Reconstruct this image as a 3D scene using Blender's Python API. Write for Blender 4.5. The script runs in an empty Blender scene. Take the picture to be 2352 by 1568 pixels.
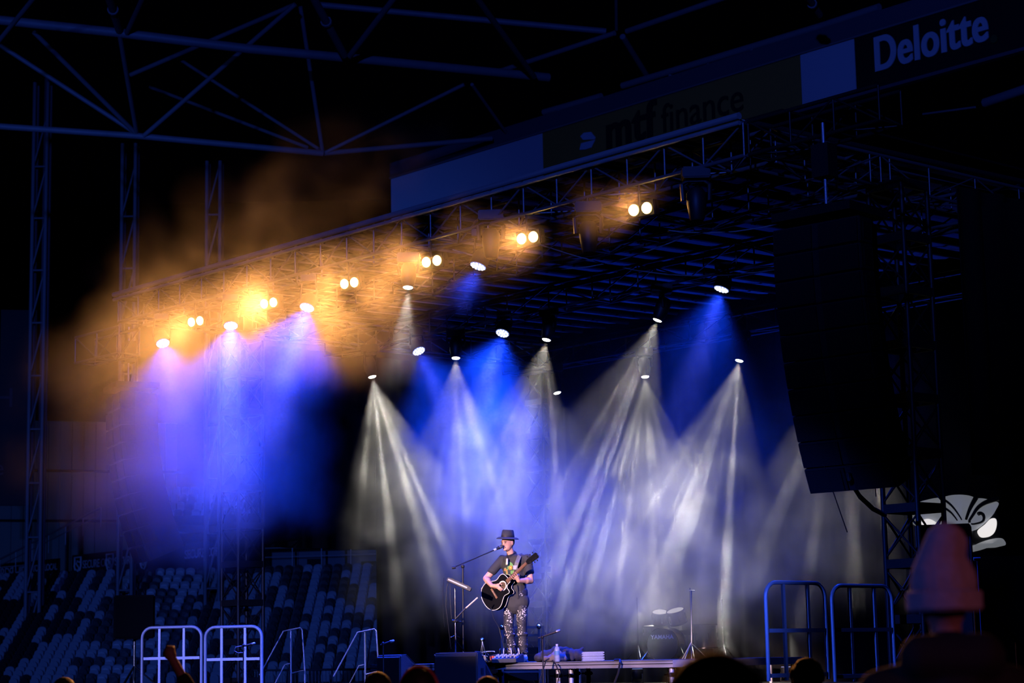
import bpy, bmesh, math, random
from mathutils import Vector, Matrix, Quaternion
V = Vector
sc = bpy.context.scene
COL = sc.collection
rnd = random.Random(7)

# ------------------------------------------------------------------ camera
FPX = 4600.0; CX, CY = 1176.0, 784.0; EYE = 1.66
TH = math.atan((1510 - 784) / FPX); ROLL = .02
Fv = V((0, math.cos(TH), math.sin(TH))); R0 = V((1, 0, 0)); U0 = V((0, -math.sin(TH), math.cos(TH)))
Rv = R0 * math.cos(ROLL) - U0 * math.sin(ROLL); Uv = U0 * math.cos(ROLL) + R0 * math.sin(ROLL)
CAM = V((0, 0, EYE))
cd = bpy.data.cameras.new('camera'); cam = bpy.data.objects.new('camera', cd); COL.objects.link(cam)
cd.sensor_width = 36; cd.lens = FPX * 36 / 2352; cd.clip_end = 600; cd.clip_start = .1
cd.dof.use_dof = True; cd.dof.focus_distance = 27.0; cd.dof.aperture_fstop = 2.8
M = Matrix((Rv, Uv, -Fv)).transposed().to_4x4(); M.translation = CAM
cam.matrix_world = M; sc.camera = cam

# ------------------------------------------------------------------ world, exposure
sc.view_settings.view_transform = 'Standard'; sc.view_settings.look = 'None'
sc.view_settings.gamma = 1; sc.view_settings.use_curve_mapping = False
sc.view_settings.exposure = 0.0
w = bpy.data.worlds.new('night'); sc.world = w; w.use_nodes = True
w.node_tree.nodes['Background'].inputs[0].default_value = (.0006, .0012, .004, 1)
w.node_tree.nodes['Background'].inputs[1].default_value = 0.0
sc.cycles.volume_step_rate = 48.0; sc.cycles.volume_bounces = 0
sc.cycles.max_bounces = 2; sc.cycles.diffuse_bounces = 0; sc.cycles.glossy_bounces = 0
sc.cycles.transmission_bounces = 4; sc.cycles.transparent_max_bounces = 6
sc.cycles.sample_clamp_indirect = 2.0; sc.cycles.sample_clamp_direct = 0.0
sc.cycles.caustics_reflective = False; sc.cycles.caustics_refractive = False

# ------------------------------------------------------------------ stage frame: s along the stage front, d into the stage
P0 = V((-5.146, 32.099, 0)); U = V((.66299, -.74862, 0)); N = V((.74862, .66299, 0)); ANG = math.atan2(U.y, U.x)
def S(s, d, z): return P0 + U * s + N * d + V((0, 0, z))
def ray(px, py): return Fv + Rv * ((px - CX) / FPX) - Uv * ((py - CY) / FPX)
def atD(px, py, D):
    r = ray(px, py); return CAM + r * ((D - (CAM - P0).dot(N)) / r.dot(N))
def atY(px, py, Y):
    r = ray(px, py); return CAM + r * (Y / r.y)
def atZ(px, py, z):
    r = ray(px, py); return CAM + r * ((z - EYE) / r.z)
def proj(p):
    q = p - CAM; z = q.dot(Fv); return CX + FPX * q.dot(Rv) / z, CY - FPX * q.dot(Uv) / z
def loc(p):
    q = p - P0; return q.dot(U), q.dot(N), p.z

# ------------------------------------------------------------------ unseen spots: blue floods added as fill, front key and crowd washes
def spot(name, p, dirv, ang, power, col, blend=.3, rad=.1, gobo=None, breakup=None, core=None):
    l = bpy.data.lights.new(name, 'SPOT'); l.energy = power; l.color = col; l.spot_size = math.radians(ang)
    l.spot_blend = blend; l.shadow_soft_size = rad
    o = bpy.data.objects.new(name, l); COL.objects.link(o); o.location = p
    z_ = -dirv.normalized(); x_ = z_.cross(V((0, 0, 1))).normalized(); y_ = z_.cross(x_)      # local X stays level
    o.rotation_euler = Matrix((x_, y_, z_)).transposed().to_euler()
    if gobo or breakup:
        l.use_nodes = True; t = l.node_tree; em = t.nodes['Emission']
        tc = t.nodes.new('ShaderNodeTexCoord')
        nm = t.nodes.new('ShaderNodeVectorMath'); nm.operation = 'NORMALIZE'; t.links.new(tc.outputs['Normal'], nm.inputs[0])
    if gobo:
        acc = None
        for (ax, ay, wd, st, *ed) in gobo:
            v = V((math.tan(math.radians(ax)), math.tan(math.radians(ay)), -1)).normalized()
            dt = t.nodes.new('ShaderNodeVectorMath'); dt.operation = 'DOT_PRODUCT'
            t.links.new(nm.outputs[0], dt.inputs[0]); dt.inputs[1].default_value = v
            mr = t.nodes.new('ShaderNodeMapRange'); mr.interpolation_type = 'SMOOTHSTEP'
            mr.inputs['From Min'].default_value = math.cos(math.radians(wd)); mr.inputs['From Max'].default_value = math.cos(math.radians(wd * (ed[0] if ed else .35)))
            mr.inputs['To Max'].default_value = st
            t.links.new(dt.outputs['Value'], mr.inputs[0])
            if acc is None: acc = mr.outputs[0]
            else:
                ad = t.nodes.new('ShaderNodeMath'); t.links.new(acc, ad.inputs[0]); t.links.new(mr.outputs[0], ad.inputs[1]); acc = ad.outputs[0]
        t.links.new(acc, em.inputs['Strength'])
        if core:                                  # paler centre coloured into the lamp, imitating an overexposed beam core
            l.color = (1, 1, 1); mc = t.nodes.new('ShaderNodeMix'); mc.data_type = 'RGBA'; t.links.new(mr.outputs[0], mc.inputs['Factor'])
            mc.inputs['A'].default_value = (*col, 1); mc.inputs['B'].default_value = (*core, 1); t.links.new(mc.outputs['Result'], em.inputs['Color'])
    if breakup:
        vo = t.nodes.new('ShaderNodeTexVoronoi'); vo.inputs['Scale'].default_value = breakup
        t.links.new(nm.outputs[0], vo.inputs['Vector'])
        sp = t.nodes.new('ShaderNodeSeparateColor'); t.links.new(vo.outputs['Color'], sp.inputs[0])
        mr = t.nodes.new('ShaderNodeMapRange'); mr.inputs['From Min'].default_value = .35; mr.inputs['From Max'].default_value = .5
        mr.inputs['To Min'].default_value = .12; mr.inputs['To Max'].default_value = 1.0
        t.links.new(sp.outputs[0], mr.inputs[0]); t.links.new(mr.outputs[0], em.inputs['Strength'])
    return o
FOH = V((-16, -6, 9))
PERF = atY(1187, 1440, 26.6)
spot('follow_spot', FOH, PERF + V((.1, 0, .45)) - FOH, 3.1, 170000, (1, .66, .62), .6, .25)
DK = S(9.6, -.1, 1.5); FO2 = V((-10, -8, 8))
spot('deck_pink', FO2, DK - FO2, 5.0, 90000, (1, .6, .75), .4, .2, breakup=190)
FOB = V((12, -4, 9))
FB_T = S(7.0, 0, 1.6)
spot('front_blue', FOB, FB_T - FOB, 9.5, 42000, (.05, .12, 1), .9, .3)
FW = V((-24, -2, 9)); FW_T = atY(1950, 1400, 24)
spot('wing_blue', FW, FW_T - FW, 6.0, 30000, (.03, .10, 1), .5, .3)  # unseen spot added to bring blue onto the right wing
FOL = V((-24, -2, 9)); FL_T = atY(560, 1540, 33)
spot('front_blue_left', FOL, FL_T - FOL, 11, 42000, (.20, .24, 1), .7, .3)
HB = V((-30, 8, 10))
spot('stand_blue', HB, atY(430, 1430, 95) - HB, 40, 24000, (.05, .16, 1), .7, .5)  # added flood standing in for ambient blue light on the seats
HR = V((-6, -12, 14))
spot('roof_blue', HR, atY(1300, 90, 70) - HR, 52, 26000, (.04, .11, 1), .7, .5)  # added flood in place of ambient light on roof tubes and fascia
CW = V((9, -7, 6))
spot('crowd_magenta', CW, atY(2150, 1350, 6.3) - CW, 14, 700, (1, .25, .45), .6, .3)
CB = V((-12, 1, 6))
spot('crowd_blue', CB, atY(2150, 1350, 6.3) - CB, 12, 1000, (.1, .15, 1), .6, .3)

# ------------------------------------------------------------------ materials (procedural)
MATS = {}
def mat(name, col, rough=.6, metal=0, var=.15, scale=6, bump=0, emit=None, estr=0, coat=0, spec=.5):
    if name in MATS: return MATS[name]
    m = bpy.data.materials.new(name); m.use_nodes = True; t = m.node_tree; b = t.nodes['Principled BSDF']
    b.inputs['Roughness'].default_value = rough; b.inputs['Metallic'].default_value = metal
    b.inputs['Specular IOR Level'].default_value = spec; b.inputs['Coat Weight'].default_value = coat
    tc = t.nodes.new('ShaderNodeTexCoord'); nz = t.nodes.new('ShaderNodeTexNoise')
    nz.inputs['Scale'].default_value = scale; nz.inputs['Detail'].default_value = 3
    t.links.new(tc.outputs['Object'], nz.inputs['Vector'])
    mx = t.nodes.new('ShaderNodeMix'); mx.data_type = 'RGBA'
    mx.inputs['A'].default_value = (*[c * (1 - var) for c in col], 1); mx.inputs['B'].default_value = (*[min(1, c * (1 + var)) for c in col], 1)
    t.links.new(nz.outputs['Fac'], mx.inputs['Factor']); t.links.new(mx.outputs['Result'], b.inputs['Base Color'])
    if bump:
        bp = t.nodes.new('ShaderNodeBump'); bp.inputs['Strength'].default_value = bump; bp.inputs['Distance'].default_value = .01
        t.links.new(nz.outputs['Fac'], bp.inputs['Height']); t.links.new(bp.outputs['Normal'], b.inputs['Normal'])
    if emit:
        b.inputs['Emission Color'].default_value = (*emit, 1); b.inputs['Emission Strength'].default_value = estr
        m.cycles.emission_sampling = 'NONE'
    MATS[name] = m; return m
alu = mat('brushed_aluminium', (.60, .61, .63), .4, .35, .1, 20)
steel = mat('galvanised_steel', (.5, .5, .52), .45, .6, .15, 8)
blackmetal = mat('black_painted_steel', (.012, .012, .013), .5, .2, .2, 8)
truss_m = mat('truss_aluminium', (.20, .20, .21), .45, .6, .2, 6)
drape_m = mat('black_wool_drape', (.006, .006, .007), .95, 0, .2, 3, .2, spec=.1)
blk = mat('black_cabinet_paint', (.012, .013, .015), .55, 0, .2, 12, .1)
grille_m = mat('black_speaker_grille', (.008, .008, .009), .6, .3, .3, 60, .3)
chrome = mat('chrome', (.75, .75, .78), .15, 1, .05)
rubber = mat('black_rubber', (.01, .01, .01), .6, 0, .2)
white_paint = mat('white_powder_coat', (.62, .62, .66), .4, .2, .08, 10)
fabric_m = mat('roof_fabric', (.45, .44, .44), .7, 0, .15, 2)
dark_steel = mat('stadium_steel', (.28, .29, .31), .55, .1, .2, 2)
floor_m = mat('stage_ply', (.02, .02, .022), .6, 0, .3, 3, .1)
ground_m = mat('turf_cover', (.02, .022, .02), .9, 0, .3, 2, .2)
concrete = mat('concrete', (.12, .12, .125), .85, 0, .2, 3, .1)
lamp_amber = mat('amber_lamp', (1, .8, .5), .3, 0, .02, emit=(1, .62, .16), estr=26)
lamp_blue = mat('led_lens', (.3, .35, .6), .2, 0, .05, emit=(.22, .30, .8), estr=.7)
led_dot = mat('led_dot', (1, 1, 1), .2, 0, .02, emit=(.8, .88, 1), estr=4)
lamp_white = mat('white_beam_lens', (1, 1, .95), .2, 0, .02, emit=(1, .95, .82), estr=9)

# ------------------------------------------------------------------ mesh helpers
class MB:
    def __init__(s): s.v = []; s.f = []
    def add(s, vs, fs):
        o = len(s.v); s.v += [V(x) for x in vs]; s.f += [tuple(i + o for i in f) for f in fs]; return s
    def box(s, c, size, M=None):
        c = V(c); h = V(size) / 2
        vs = [V((x * h.x, y * h.y, z * h.z)) for x in (-1, 1) for y in (-1, 1) for z in (-1, 1)]
        vs = [(M @ q if M else q) + c for q in vs]
        return s.add(vs, [(0, 1, 3, 2), (4, 6, 7, 5), (0, 4, 5, 1), (2, 3, 7, 6), (0, 2, 6, 4), (1, 5, 7, 3)])
    def tube(s, pts, rad, seg=8, caps=True, closed=False):
        pts = [V(p) for p in pts]; n = len(pts)
        rads = rad if isinstance(rad, (list, tuple)) else [rad] * n
        up = None; vs = []
        for i, p in enumerate(pts):
            a = pts[(i - 1) % n] if (closed or i > 0) else p; b = pts[(i + 1) % n] if (closed or i < n - 1) else p
            t = (b - a); t = t.normalized() if t.length > 1e-9 else V((0, 0, 1))
            if up is None: up = t.orthogonal().normalized()
            x = up - t * up.dot(t)
            x = x.normalized() if x.length > 1e-6 else t.orthogonal().normalized()
            up = x; y = t.cross(x)
            for k in range(seg):
                q = 2 * math.pi * k / seg; vs.append(p + (x * math.cos(q) + y * math.sin(q)) * rads[i])
        fs = []
        for i in range(n if closed else n - 1):
            j = (i + 1) % n
            for k in range(seg):
                l = (k + 1) % seg; fs.append((i * seg + k, i * seg + l, j * seg + l, j * seg + k))
        if caps and not closed:
            fs.append(tuple(range(seg - 1, -1, -1))); fs.append(tuple((n - 1) * seg + k for k in range(seg)))
        return s.add(vs, fs)
    def lathe(s, prof, M=None, seg=20, ring=False):
        vs = []; fs = []; n = len(prof)
        for r, z in prof:
            for k in range(seg):
                q = 2 * math.pi * k / seg; p = V((r * math.cos(q), r * math.sin(q), z)); vs.append(M @ p if M else p)
        for i in range(n if ring else n - 1):
            j = (i + 1) % n
            for k in range(seg):
                l = (k + 1) % seg; fs.append((i * seg + k, i * seg + l, j * seg + l, j * seg + k))
        if not ring: fs.append(tuple(range(seg - 1, -1, -1))); fs.append(tuple((n - 1) * seg + k for k in range(seg)))
        return s.add(vs, fs)
    def prism(s, poly, z0, z1, M=None):
        n = len(poly); vs = [V((x, y, z0)) for x, y in poly] + [V((x, y, z1)) for x, y in poly]
        if M: vs = [M @ q for q in vs]
        fs = [tuple(range(n - 1, -1, -1)), tuple(range(n, 2 * n))] + [(i, (i + 1) % n, n + (i + 1) % n, n + i) for i in range(n)]
        return s.add(vs, fs)
    def ell(s, c, r, M=None, seg=16, rings=10):
        c = V(c); r = V(r) if not isinstance(r, (int, float)) else V((r, r, r)); prof = []
        vs = []; fs = []
        for i in range(rings + 1):
            a = math.pi * i / rings; rr = max(math.sin(a), 1e-3); z = -math.cos(a)
            for k in range(seg):
                q = 2 * math.pi * k / seg; p = V((rr * math.cos(q) * r.x, rr * math.sin(q) * r.y, z * r.z)); vs.append((M @ p if M else p) + c)
        for i in range(rings):
            for k in range(seg):
                l = (k + 1) % seg; fs.append((i * seg + k, i * seg + l, (i + 1) * seg + l, (i + 1) * seg + k))
        fs.append(tuple(range(seg - 1, -1, -1))); fs.append(tuple(rings * seg + k for k in range(seg)))
        return s.add(vs, fs)
    def cap(s, a, b, ra, rb, seg=12):
        a, b = V(a), V(b); t = (b - a).normalized(); pts = []; rs = []
        for i in range(4): q = math.pi / 2 * (1 - i / 4); pts.append(a - t * ra * math.sin(q)); rs.append(max(ra * math.cos(q), 1e-4))
        for i in range(5): q = math.pi / 2 * i / 4; pts.append(b + t * rb * math.sin(q)); rs.append(max(rb * math.cos(q), 1e-4))
        return s.tube(pts, rs, seg)
    def mesh(s, name):
        me = bpy.data.meshes.new(name); me.from_pydata(s.v, [], s.f); me.update(); return me
    def build(s, name, m, parent=None, smooth=False, bevel=0, solid=False):
        me = s.mesh(name)
        if bevel or True:
            bm = bmesh.new(); bm.from_mesh(me); bmesh.ops.recalc_face_normals(bm, faces=bm.faces)
            if bevel:
                es = [e for e in bm.edges if e.is_manifold and e.calc_face_angle(0) > .6]
                bmesh.ops.bevel(bm, geom=es, offset=bevel, segments=2, affect='EDGES', clamp_overlap=True)
            bm.to_mesh(me); bm.free()
        if smooth:
            for p in me.polygons: p.use_smooth = True
            try: me.set_sharp_from_angle(angle=math.radians(40))
            except Exception: pass
        me.materials.append(m)
        o = bpy.data.objects.new(name, me); COL.objects.link(o)
        if parent: o.parent = parent
        return o
def smooth_poly(pts, n=4):
    out = []; m_ = len(pts)
    for i in range(m_):
        p0, p1, p2, p3 = [V((*pts[(i + k) % m_], 0)) for k in (-1, 0, 1, 2)]
        for k in range(n):
            t = k / n; q = .5 * ((2 * p1) + (p2 - p0) * t + (2 * p0 - 5 * p1 + 4 * p2 - p3) * t * t + (3 * p1 - p0 - 3 * p2 + p3) * t ** 3); out.append((q.x, q.y))
    return out
def tag(o, label=None, cat=None, group=None, kind=None):
    if label: o['label'] = label
    if cat: o['category'] = cat
    if group: o['group'] = group
    if kind: o['kind'] = kind
    return o
def empty(name, p, rz=0, label=None, cat=None, group=None):
    o = bpy.data.objects.new(name, None); COL.objects.link(o); o.location = p; o.rotation_euler = (0, 0, rz)
    o.empty_display_size = .2
    return tag(o, label, cat, group)
UNIT = {}
def unit_cyl(m, seg=8):
    k = (m.name, seg)
    if k not in UNIT:
        b = MB().tube([(0, 0, 0), (0, 0, 1)], 1, seg); me = b.mesh('bar_' + m.name); me.materials.append(m)
        for p in me.polygons: p.use_smooth = len(p.vertices) == 4
        UNIT[k] = me
    return UNIT[k]
def unit_box(m):
    k = (m.name, 'box')
    if k not in UNIT:
        b = MB().box((0, 0, 0), (1, 1, 1)); me = b.mesh('slab_' + m.name); me.materials.append(m); UNIT[k] = me
    return UNIT[k]
def bar(name, a, b, r, m, parent=None, seg=8):
    a, b = V(a), V(b); o = bpy.data.objects.new(name, unit_cyl(m, seg)); COL.objects.link(o)
    if parent: o.parent = parent
    q = (b - a).to_track_quat('Z', 'Y').to_matrix().to_4x4()
    o.matrix_basis = Matrix.Translation(a) @ q @ Matrix.Diagonal((r, r, (b - a).length, 1)); return o
def slab(name, c, size, m, parent=None, rot=None):
    o = bpy.data.objects.new(name, unit_box(m)); COL.objects.link(o)
    if parent: o.parent = parent
    o.matrix_basis = Matrix.Translation(V(c)) @ (rot.to_4x4() if rot else Matrix()) @ Matrix.Diagonal((*size, 1)); return o
def lettering(txt, size, m, parent, Mx, bold=0, ext=.005, spacing=1.0, align='LEFT', fat=0):
    c = bpy.data.curves.new('lettering', 'FONT'); c.body = txt; c.size = size; c.offset = bold; c.extrude = ext
    c.space_character = spacing; c.align_x = align; c.materials.append(m)
    tmp = bpy.data.objects.new('tmp', c); COL.objects.link(tmp); bpy.context.view_layer.update()
    me = bpy.data.meshes.new_from_object(tmp.evaluated_get(bpy.context.evaluated_depsgraph_get())); bpy.data.objects.remove(tmp)
    if fat:
        bm = bmesh.new()
        for k, dx in enumerate((-fat, 0, fat)):
            m2 = me.copy(); m2.transform(Matrix.Translation((dx, 0, .0007 * k))); bm.from_mesh(m2); bpy.data.meshes.remove(m2)
        bm.to_mesh(me); bm.free()
    me.materials.clear(); me.materials.append(m)
    o = bpy.data.objects.new('lettering', me); COL.objects.link(o); o.parent = parent; o.matrix_basis = Mx; return o
def copy_tree(o, parent=None):
    c = o.copy(); COL.objects.link(c); c.parent = parent
    for ch in list(o.children): copy_tree(ch, c)
    return c
def remeshed(name, mb, m, parent, vox=.01, smooth=4, mats=None):
    me = mb.mesh(name); o = bpy.data.objects.new(name, me); COL.objects.link(o)
    r = o.modifiers.new('r', 'REMESH'); r.mode = 'VOXEL'; r.voxel_size = vox; r.use_smooth_shade = True
    if smooth:
        sm = o.modifiers.new('s', 'SMOOTH'); sm.factor = .5; sm.iterations = smooth
    dg = bpy.context.evaluated_depsgraph_get(); e = o.evaluated_get(dg)
    me2 = bpy.data.meshes.new_from_object(e); o.modifiers.clear(); o.data = me2
    for p in me2.polygons: p.use_smooth = True
    me2.materials.clear(); me2.materials.append(m); o.parent = parent; return o

# ================================================================== THE STADIUM
gr = MB().box((0, 60, -.1), (260, 220, .2)).build('floor', ground_m); tag(gr, 'dark covered turf of the stadium pitch', kind='structure')
ce = MB().box((0, 70, 46), (260, 240, .3)).build('ceiling', mat('roof_sheet', (.006, .008, .012), .9, 0, .2, .3)); tag(ce, 'black night roof high over the stadium', kind='structure')

# --- seating stand: a section facing the camera and one receding to the left
KC = atY(484, 1342, 100)                      # corner, on the line of the top row
DA = V((math.cos(.42), -math.sin(.42), 0)); NA = V((-math.sin(.42), -math.cos(.42), 0))
DB = V((-.62, .785, 0)); NB = V((-.785, -.62, 0))
seat_white = mat('pale_seat_plastic', (.42, .44, .47), .35, 0, .15, 4)
seat_dark = mat('dark_seat_plastic', (.012, .014, .022), .4, 0, .2, 4)
def seat_geo(mb, Mx):
    n = 6; R = .27
    # rounded back shell, leaning back, and the tipped-up seat pan in front of it
    for (w, h0, h1, y0, lean, th) in ((.44, .38, .86, 0, -.16, .05), (.40, .30, .70, .10, .10, .06)):
        pts = [(-w / 2, h0), (w / 2, h0)]
        for i in range(n + 1):
            a = math.pi * i / n; pts.append((w / 2 * math.cos(a), h1 - .14 + .14 * math.sin(a)))
        vs = []; k = len(pts)
        for yy in (0, th):
            for x, z in pts: vs.append(Mx @ V((x, y0 * -1 - (z - h0) * lean + yy + (abs(x) * 1.6) ** 2 * -.12, z)))
        fs = [tuple(range(k - 1, -1, -1)), tuple(range(k, 2 * k))] + [(i, (i + 1) % k, k + (i + 1) % k, k + i) for i in range(k)]
        mb.add(vs, fs)
seat_mesh = {}
for nm_, mm in (('pale', seat_white), ('dark', seat_dark)):
    b = MB(); seat_geo(b, Matrix()); me = b.mesh('seat_' + nm_); me.materials.append(mm); seat_mesh[nm_] = me
spots = []
ZTOP = KC.z
def curve(Y0, zt, x0, x1, bend, right=.42):
    """plan line of the top row of a tier: points every half metre, frontal on the right and swinging back to the left"""
    pts = []; p = V((*((atY(484, 1342, Y0)).xy), zt)); p = V((p.x, p.y, zt))
    q = p.copy(); dirs = V((math.cos(right), -math.sin(right), 0))
    while proj(q)[0] < x1: pts.append((q.copy(), dirs)); q = q + dirs * .5
    q = p.copy(); a = -right; left = []
    while proj(q)[0] > x0:
        a = min(a + .03, bend); dv = V((-math.cos(a), math.sin(a), 0)); q = q + dv * .5; left.append((q.copy(), -dv))
    return left[::-1] + pts
LOWER = curve(100, ZTOP, -60, 900, .74, .18)
UPPER = curve(118, ZTOP + 5.6, 330, 650, .6, .18)
def rows(line, n, drop, run, x0, x1, tier):
    for k in range(n):
        for i, (p, dv) in enumerate(line):
            q = p + V((0, -run * k, -drop * k)); x, y = proj(q)
            if x0 < x < x1 and y < 1600: spots.append((q, V((dv.y, -dv.x, 0)), tier, k, i))
rows(LOWER, 17, .36, .8, -45, 882, 'lower'); rows(UPPER, 5, .5, .8, 335, 645, 'upper')
def terrace(name, line, n, drop, run, lab):
    b = MB()
    for k in range(n):
        vs = []; m_ = len(line)
        for zz in (0, 1):
            for (p, dv) in line: vs.append(p + V((0, -run * (k - .45), -drop * k - zz * max(.4, p.z - drop * k))))
            for (p, dv) in line: vs.append(p + V((0, -run * (k + .55), -drop * k - zz * max(.4, p.z - drop * k))))
        fs = []
        for i in range(m_ - 1):
            A, B, C_, D_ = i, i + 1, m_ + i + 1, m_ + i; o_ = 2 * m_
            fs += [(A, B, C_, D_), (D_ + o_, C_ + o_, B + o_, A + o_), (D_, C_, C_ + o_, D_ + o_), (B, A, A + o_, B + o_)]
        b.add(vs, fs)
    tag(b.build(name, concrete), lab, kind='structure')
terrace('stand_terrace', LOWER, 17, .36, .8, 'concrete steps of the lower tier'); terrace('upper_terrace', UPPER, 5, .5, .8, 'concrete steps of the upper tier')
DA = V((math.cos(.18), -math.sin(.18), 0)); NA = V((-math.sin(.18), -math.cos(.18), 0))
def pale(tier, k, i):
    h = math.sin(i * 12.9898 + (k // 3) * 78.233 + (3 if tier == 'left' else 0)) * 43758.5453; h -= math.floor(h)
    g = math.sin(i * 3.7 + k * 9.1) * 1537.3; g -= math.floor(g)
    return (h < .50 and g < .80) or g < .13
spots.sort(key=lambda q: (q[0] - CAM).length)
n_ind = 0; ind = []; rest = MB(); restd = MB()
for (p, nv, tier, k, i) in spots:
    rz = math.atan2(nv.x, -nv.y)
    pl = pale(tier, k, i)
    if n_ind < 300 and pl and tier == 'lower':
        o = bpy.data.objects.new('stadium_seat', seat_mesh['pale']); COL.objects.link(o)
        o.location = p; o.rotation_euler = (0, 0, rz)
        ind.append((o, k, p.x)); n_ind += 1
    else:
        seat_geo(rest if pl else restd, Matrix.Translation(p) @ Matrix.Rotation(rz, 4, 'Z'))
UN = 'first second third fourth fifth sixth seventh eighth ninth tenth eleventh twelfth thirteenth fourteenth fifteenth sixteenth seventeenth eighteenth nineteenth twentieth'.split()
def ordn(n):
    if n <= 20: return UN[n - 1]
    return ('twenty-', 'thirty-', 'forty-', 'fifty-')[(n - 21) // 10] + (UN[(n - 21) % 10] if (n - 21) % 10 < 9 else 'tenth')
NUM = 'one two three four five six seven eight nine ten eleven twelve thirteen fourteen fifteen sixteen seventeen'.split()
for k in range(17):
    for j, (o, _, _) in enumerate(sorted([q for q in ind if q[1] == k], key=lambda q: -q[2])):
        tag(o, 'pale tip-up seat in row %s below the boards, %s pale one from the black drape' % (NUM[k], ordn(j + 1)), 'seat', 'pale seats of the lower tier')
tag(rest.build('distant_seats', seat_white), 'rows of smaller pale seats further round the stand', 'seats', kind='stuff')
tag(restd.build('dark_seats', seat_dark), 'dark seats scattered among the pale ones', 'seats', kind='stuff')
# concourse behind the front section: wall panels, doors, railing
cw = empty('wall_concourse', KC - NA * 1.6, math.atan2(DA.y, DA.x)); tag(cw, kind='structure')
pan = mat('concourse_panel', (.20, .21, .23), .7, 0, .2, 1)
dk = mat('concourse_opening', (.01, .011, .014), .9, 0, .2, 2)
x = -1.0
for i, wd in enumerate((1.3, 1.6, 1.0, 2.1, 1.3, 1.5, 1.9, 1.4, 2.2)):
    slab('wall_panel', (x + 3.6 + wd / 2, .1, .75), (wd - .12, .12, 1.65), pan, cw)
    if i % 2: slab('opening', (x + 3.6 + wd * .6, .02, .55 + .2 * (i % 3)), (wd * .45, .08, .9), dk, cw)
    x += wd
slab('backing', (7, .3, 1.2), (22, .1, 3.0), dk, cw)
ra = empty('concourse_railing', KC - NA * .7, math.atan2(DA.y, DA.x), 'thin metal railing along the concourse behind the front seats', 'railing')
for z in (.75, 1.3, 1.75): bar('rail', (2.5, 0, z), (16, 0, z), .025, steel, ra, 6)
for i in range(10): bar('post', (2.5 + i * 1.5, 0, 0), (2.5 + i * 1.5, 0, 1.75), .03, steel, ra, 6)
# soffit over the front section (dark underside of the upper tier)
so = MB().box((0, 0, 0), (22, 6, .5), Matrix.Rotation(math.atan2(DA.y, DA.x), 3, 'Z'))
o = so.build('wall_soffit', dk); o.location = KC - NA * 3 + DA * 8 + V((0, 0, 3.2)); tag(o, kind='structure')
# advertising boards
board_m = mat('advert_board_black', (.010, .012, .016), .6, 0, .2, 1)
text_blue = mat('advert_lettering_white', (.75, .77, .80), .6, 0, .05)
def board_frame(p, D): return Matrix.Translation(p) @ Matrix(((-D.x, D.y, 0), (-D.y, -D.x, 0), (0, 0, 1))).to_4x4()
def shield(mb, Mx, s):
    out = [(-.4, .5), (.4, .5), (.42, 0), (.25, -.35), (0, -.6), (-.25, -.35), (-.42, 0)]
    mb.tube([Mx @ V((x * s, -.02, z * s)) for x, z in out], .06 * s, 4, closed=True)
    cc = [(.22, .22), (-.05, .3), (-.2, .15), (.0, .0), (.2, -.12), (.02, -.3), (-.22, -.2)]
    mb.tube([Mx @ V((x * s, -.02, z * s)) for x, z in cc], .06 * s, 4)
RX = Matrix.Rotation(math.pi / 2, 4, 'X')
ab = tag(bpy.data.objects.new('advert_board', None), 'long dark board reading SECURE CORP four times above the seats', 'sign'); COL.objects.link(ab)
a0, a1 = atY(165, 1303, 112), atY(490, 1272, 100)
Dv = (a1 - a0); L = V((Dv.x, Dv.y, 0)).length; D_ = V((Dv.x, Dv.y, 0)).normalized(); sl = math.atan2(Dv.z, L)
ab.matrix_basis = Matrix.Translation(a0) @ Matrix((D_, V((-D_.y, D_.x, 0)), V((0, 0, 1)))).transposed().to_4x4() @ Matrix.Rotation(-sl, 4, 'Y')
slab('panel', (L / 2, .05, 0), (L, .08, 1.35), board_m, ab)
for i in range(4):
    x0 = .45 + i * L / 4.1
    b = MB(); shield(b, Matrix.Translation((x0 + .3, 0, .05)), .95); b.build('shield_logo', text_blue, ab)
    lettering('SECURE CORP', .62, text_blue, ab, Matrix.Translation((x0 + .85, -.01, -.1)) @ RX, .004, spacing=.92)
hb = tag(bpy.data.objects.new('hire_board', None), 'dark hire company board reading RDS HIRE at the left edge', 'sign'); COL.objects.link(hb)
a0, a1 = atY(-28, 1326, 121), atY(135, 1312, 114.5); Dv = (a1 - a0); L = V((Dv.x, Dv.y, 0)).length; D_ = V((Dv.x, Dv.y, 0)).normalized(); sl = math.atan2(Dv.z, L)
hb.matrix_basis = Matrix.Translation(a0) @ Matrix((D_, V((-D_.y, D_.x, 0)), V((0, 0, 1)))).transposed().to_4x4() @ Matrix.Rotation(-sl, 4, 'Y')
def bpos(px, py):   # pixel to board-local x,z
    r = ray(px, py); n_ = V((-D_.y, D_.x, 0)); p = CAM + r * ((a0 - CAM).dot(n_) / r.dot(n_)); q = hb.matrix_basis.inverted() @ p; return q.x, q.z
slab('panel', (L / 2, .05, 0), (L, .08, 1.5), board_m, hb)
x1, z1 = bpos(30, 1300); x2, z2 = bpos(70, 1333)
for a, b_ in (((0, z1), (x2, z1)), ((0, z2), (x2, z2)), ((x2, z1), (x2, z2)), ((x1, z1), (x1, z2))): bar('frame_line', (a[0], -.01, a[1]), (b_[0], -.01, b_[1]), .035, text_blue, hb, 4)
xx, _ = bpos(1, 1320); lettering('RDS', .95, text_blue, hb, Matrix.Translation((xx, -.01, z2 + .22)) @ RX, .004, spacing=.86)
xx, _ = bpos(34, 1320); lettering('HIRE', .95, text_blue, hb, Matrix.Translation((xx, -.01, z2 + .22)) @ RX, .004, spacing=.86)
xx, _ = bpos(75, 1320)
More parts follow.
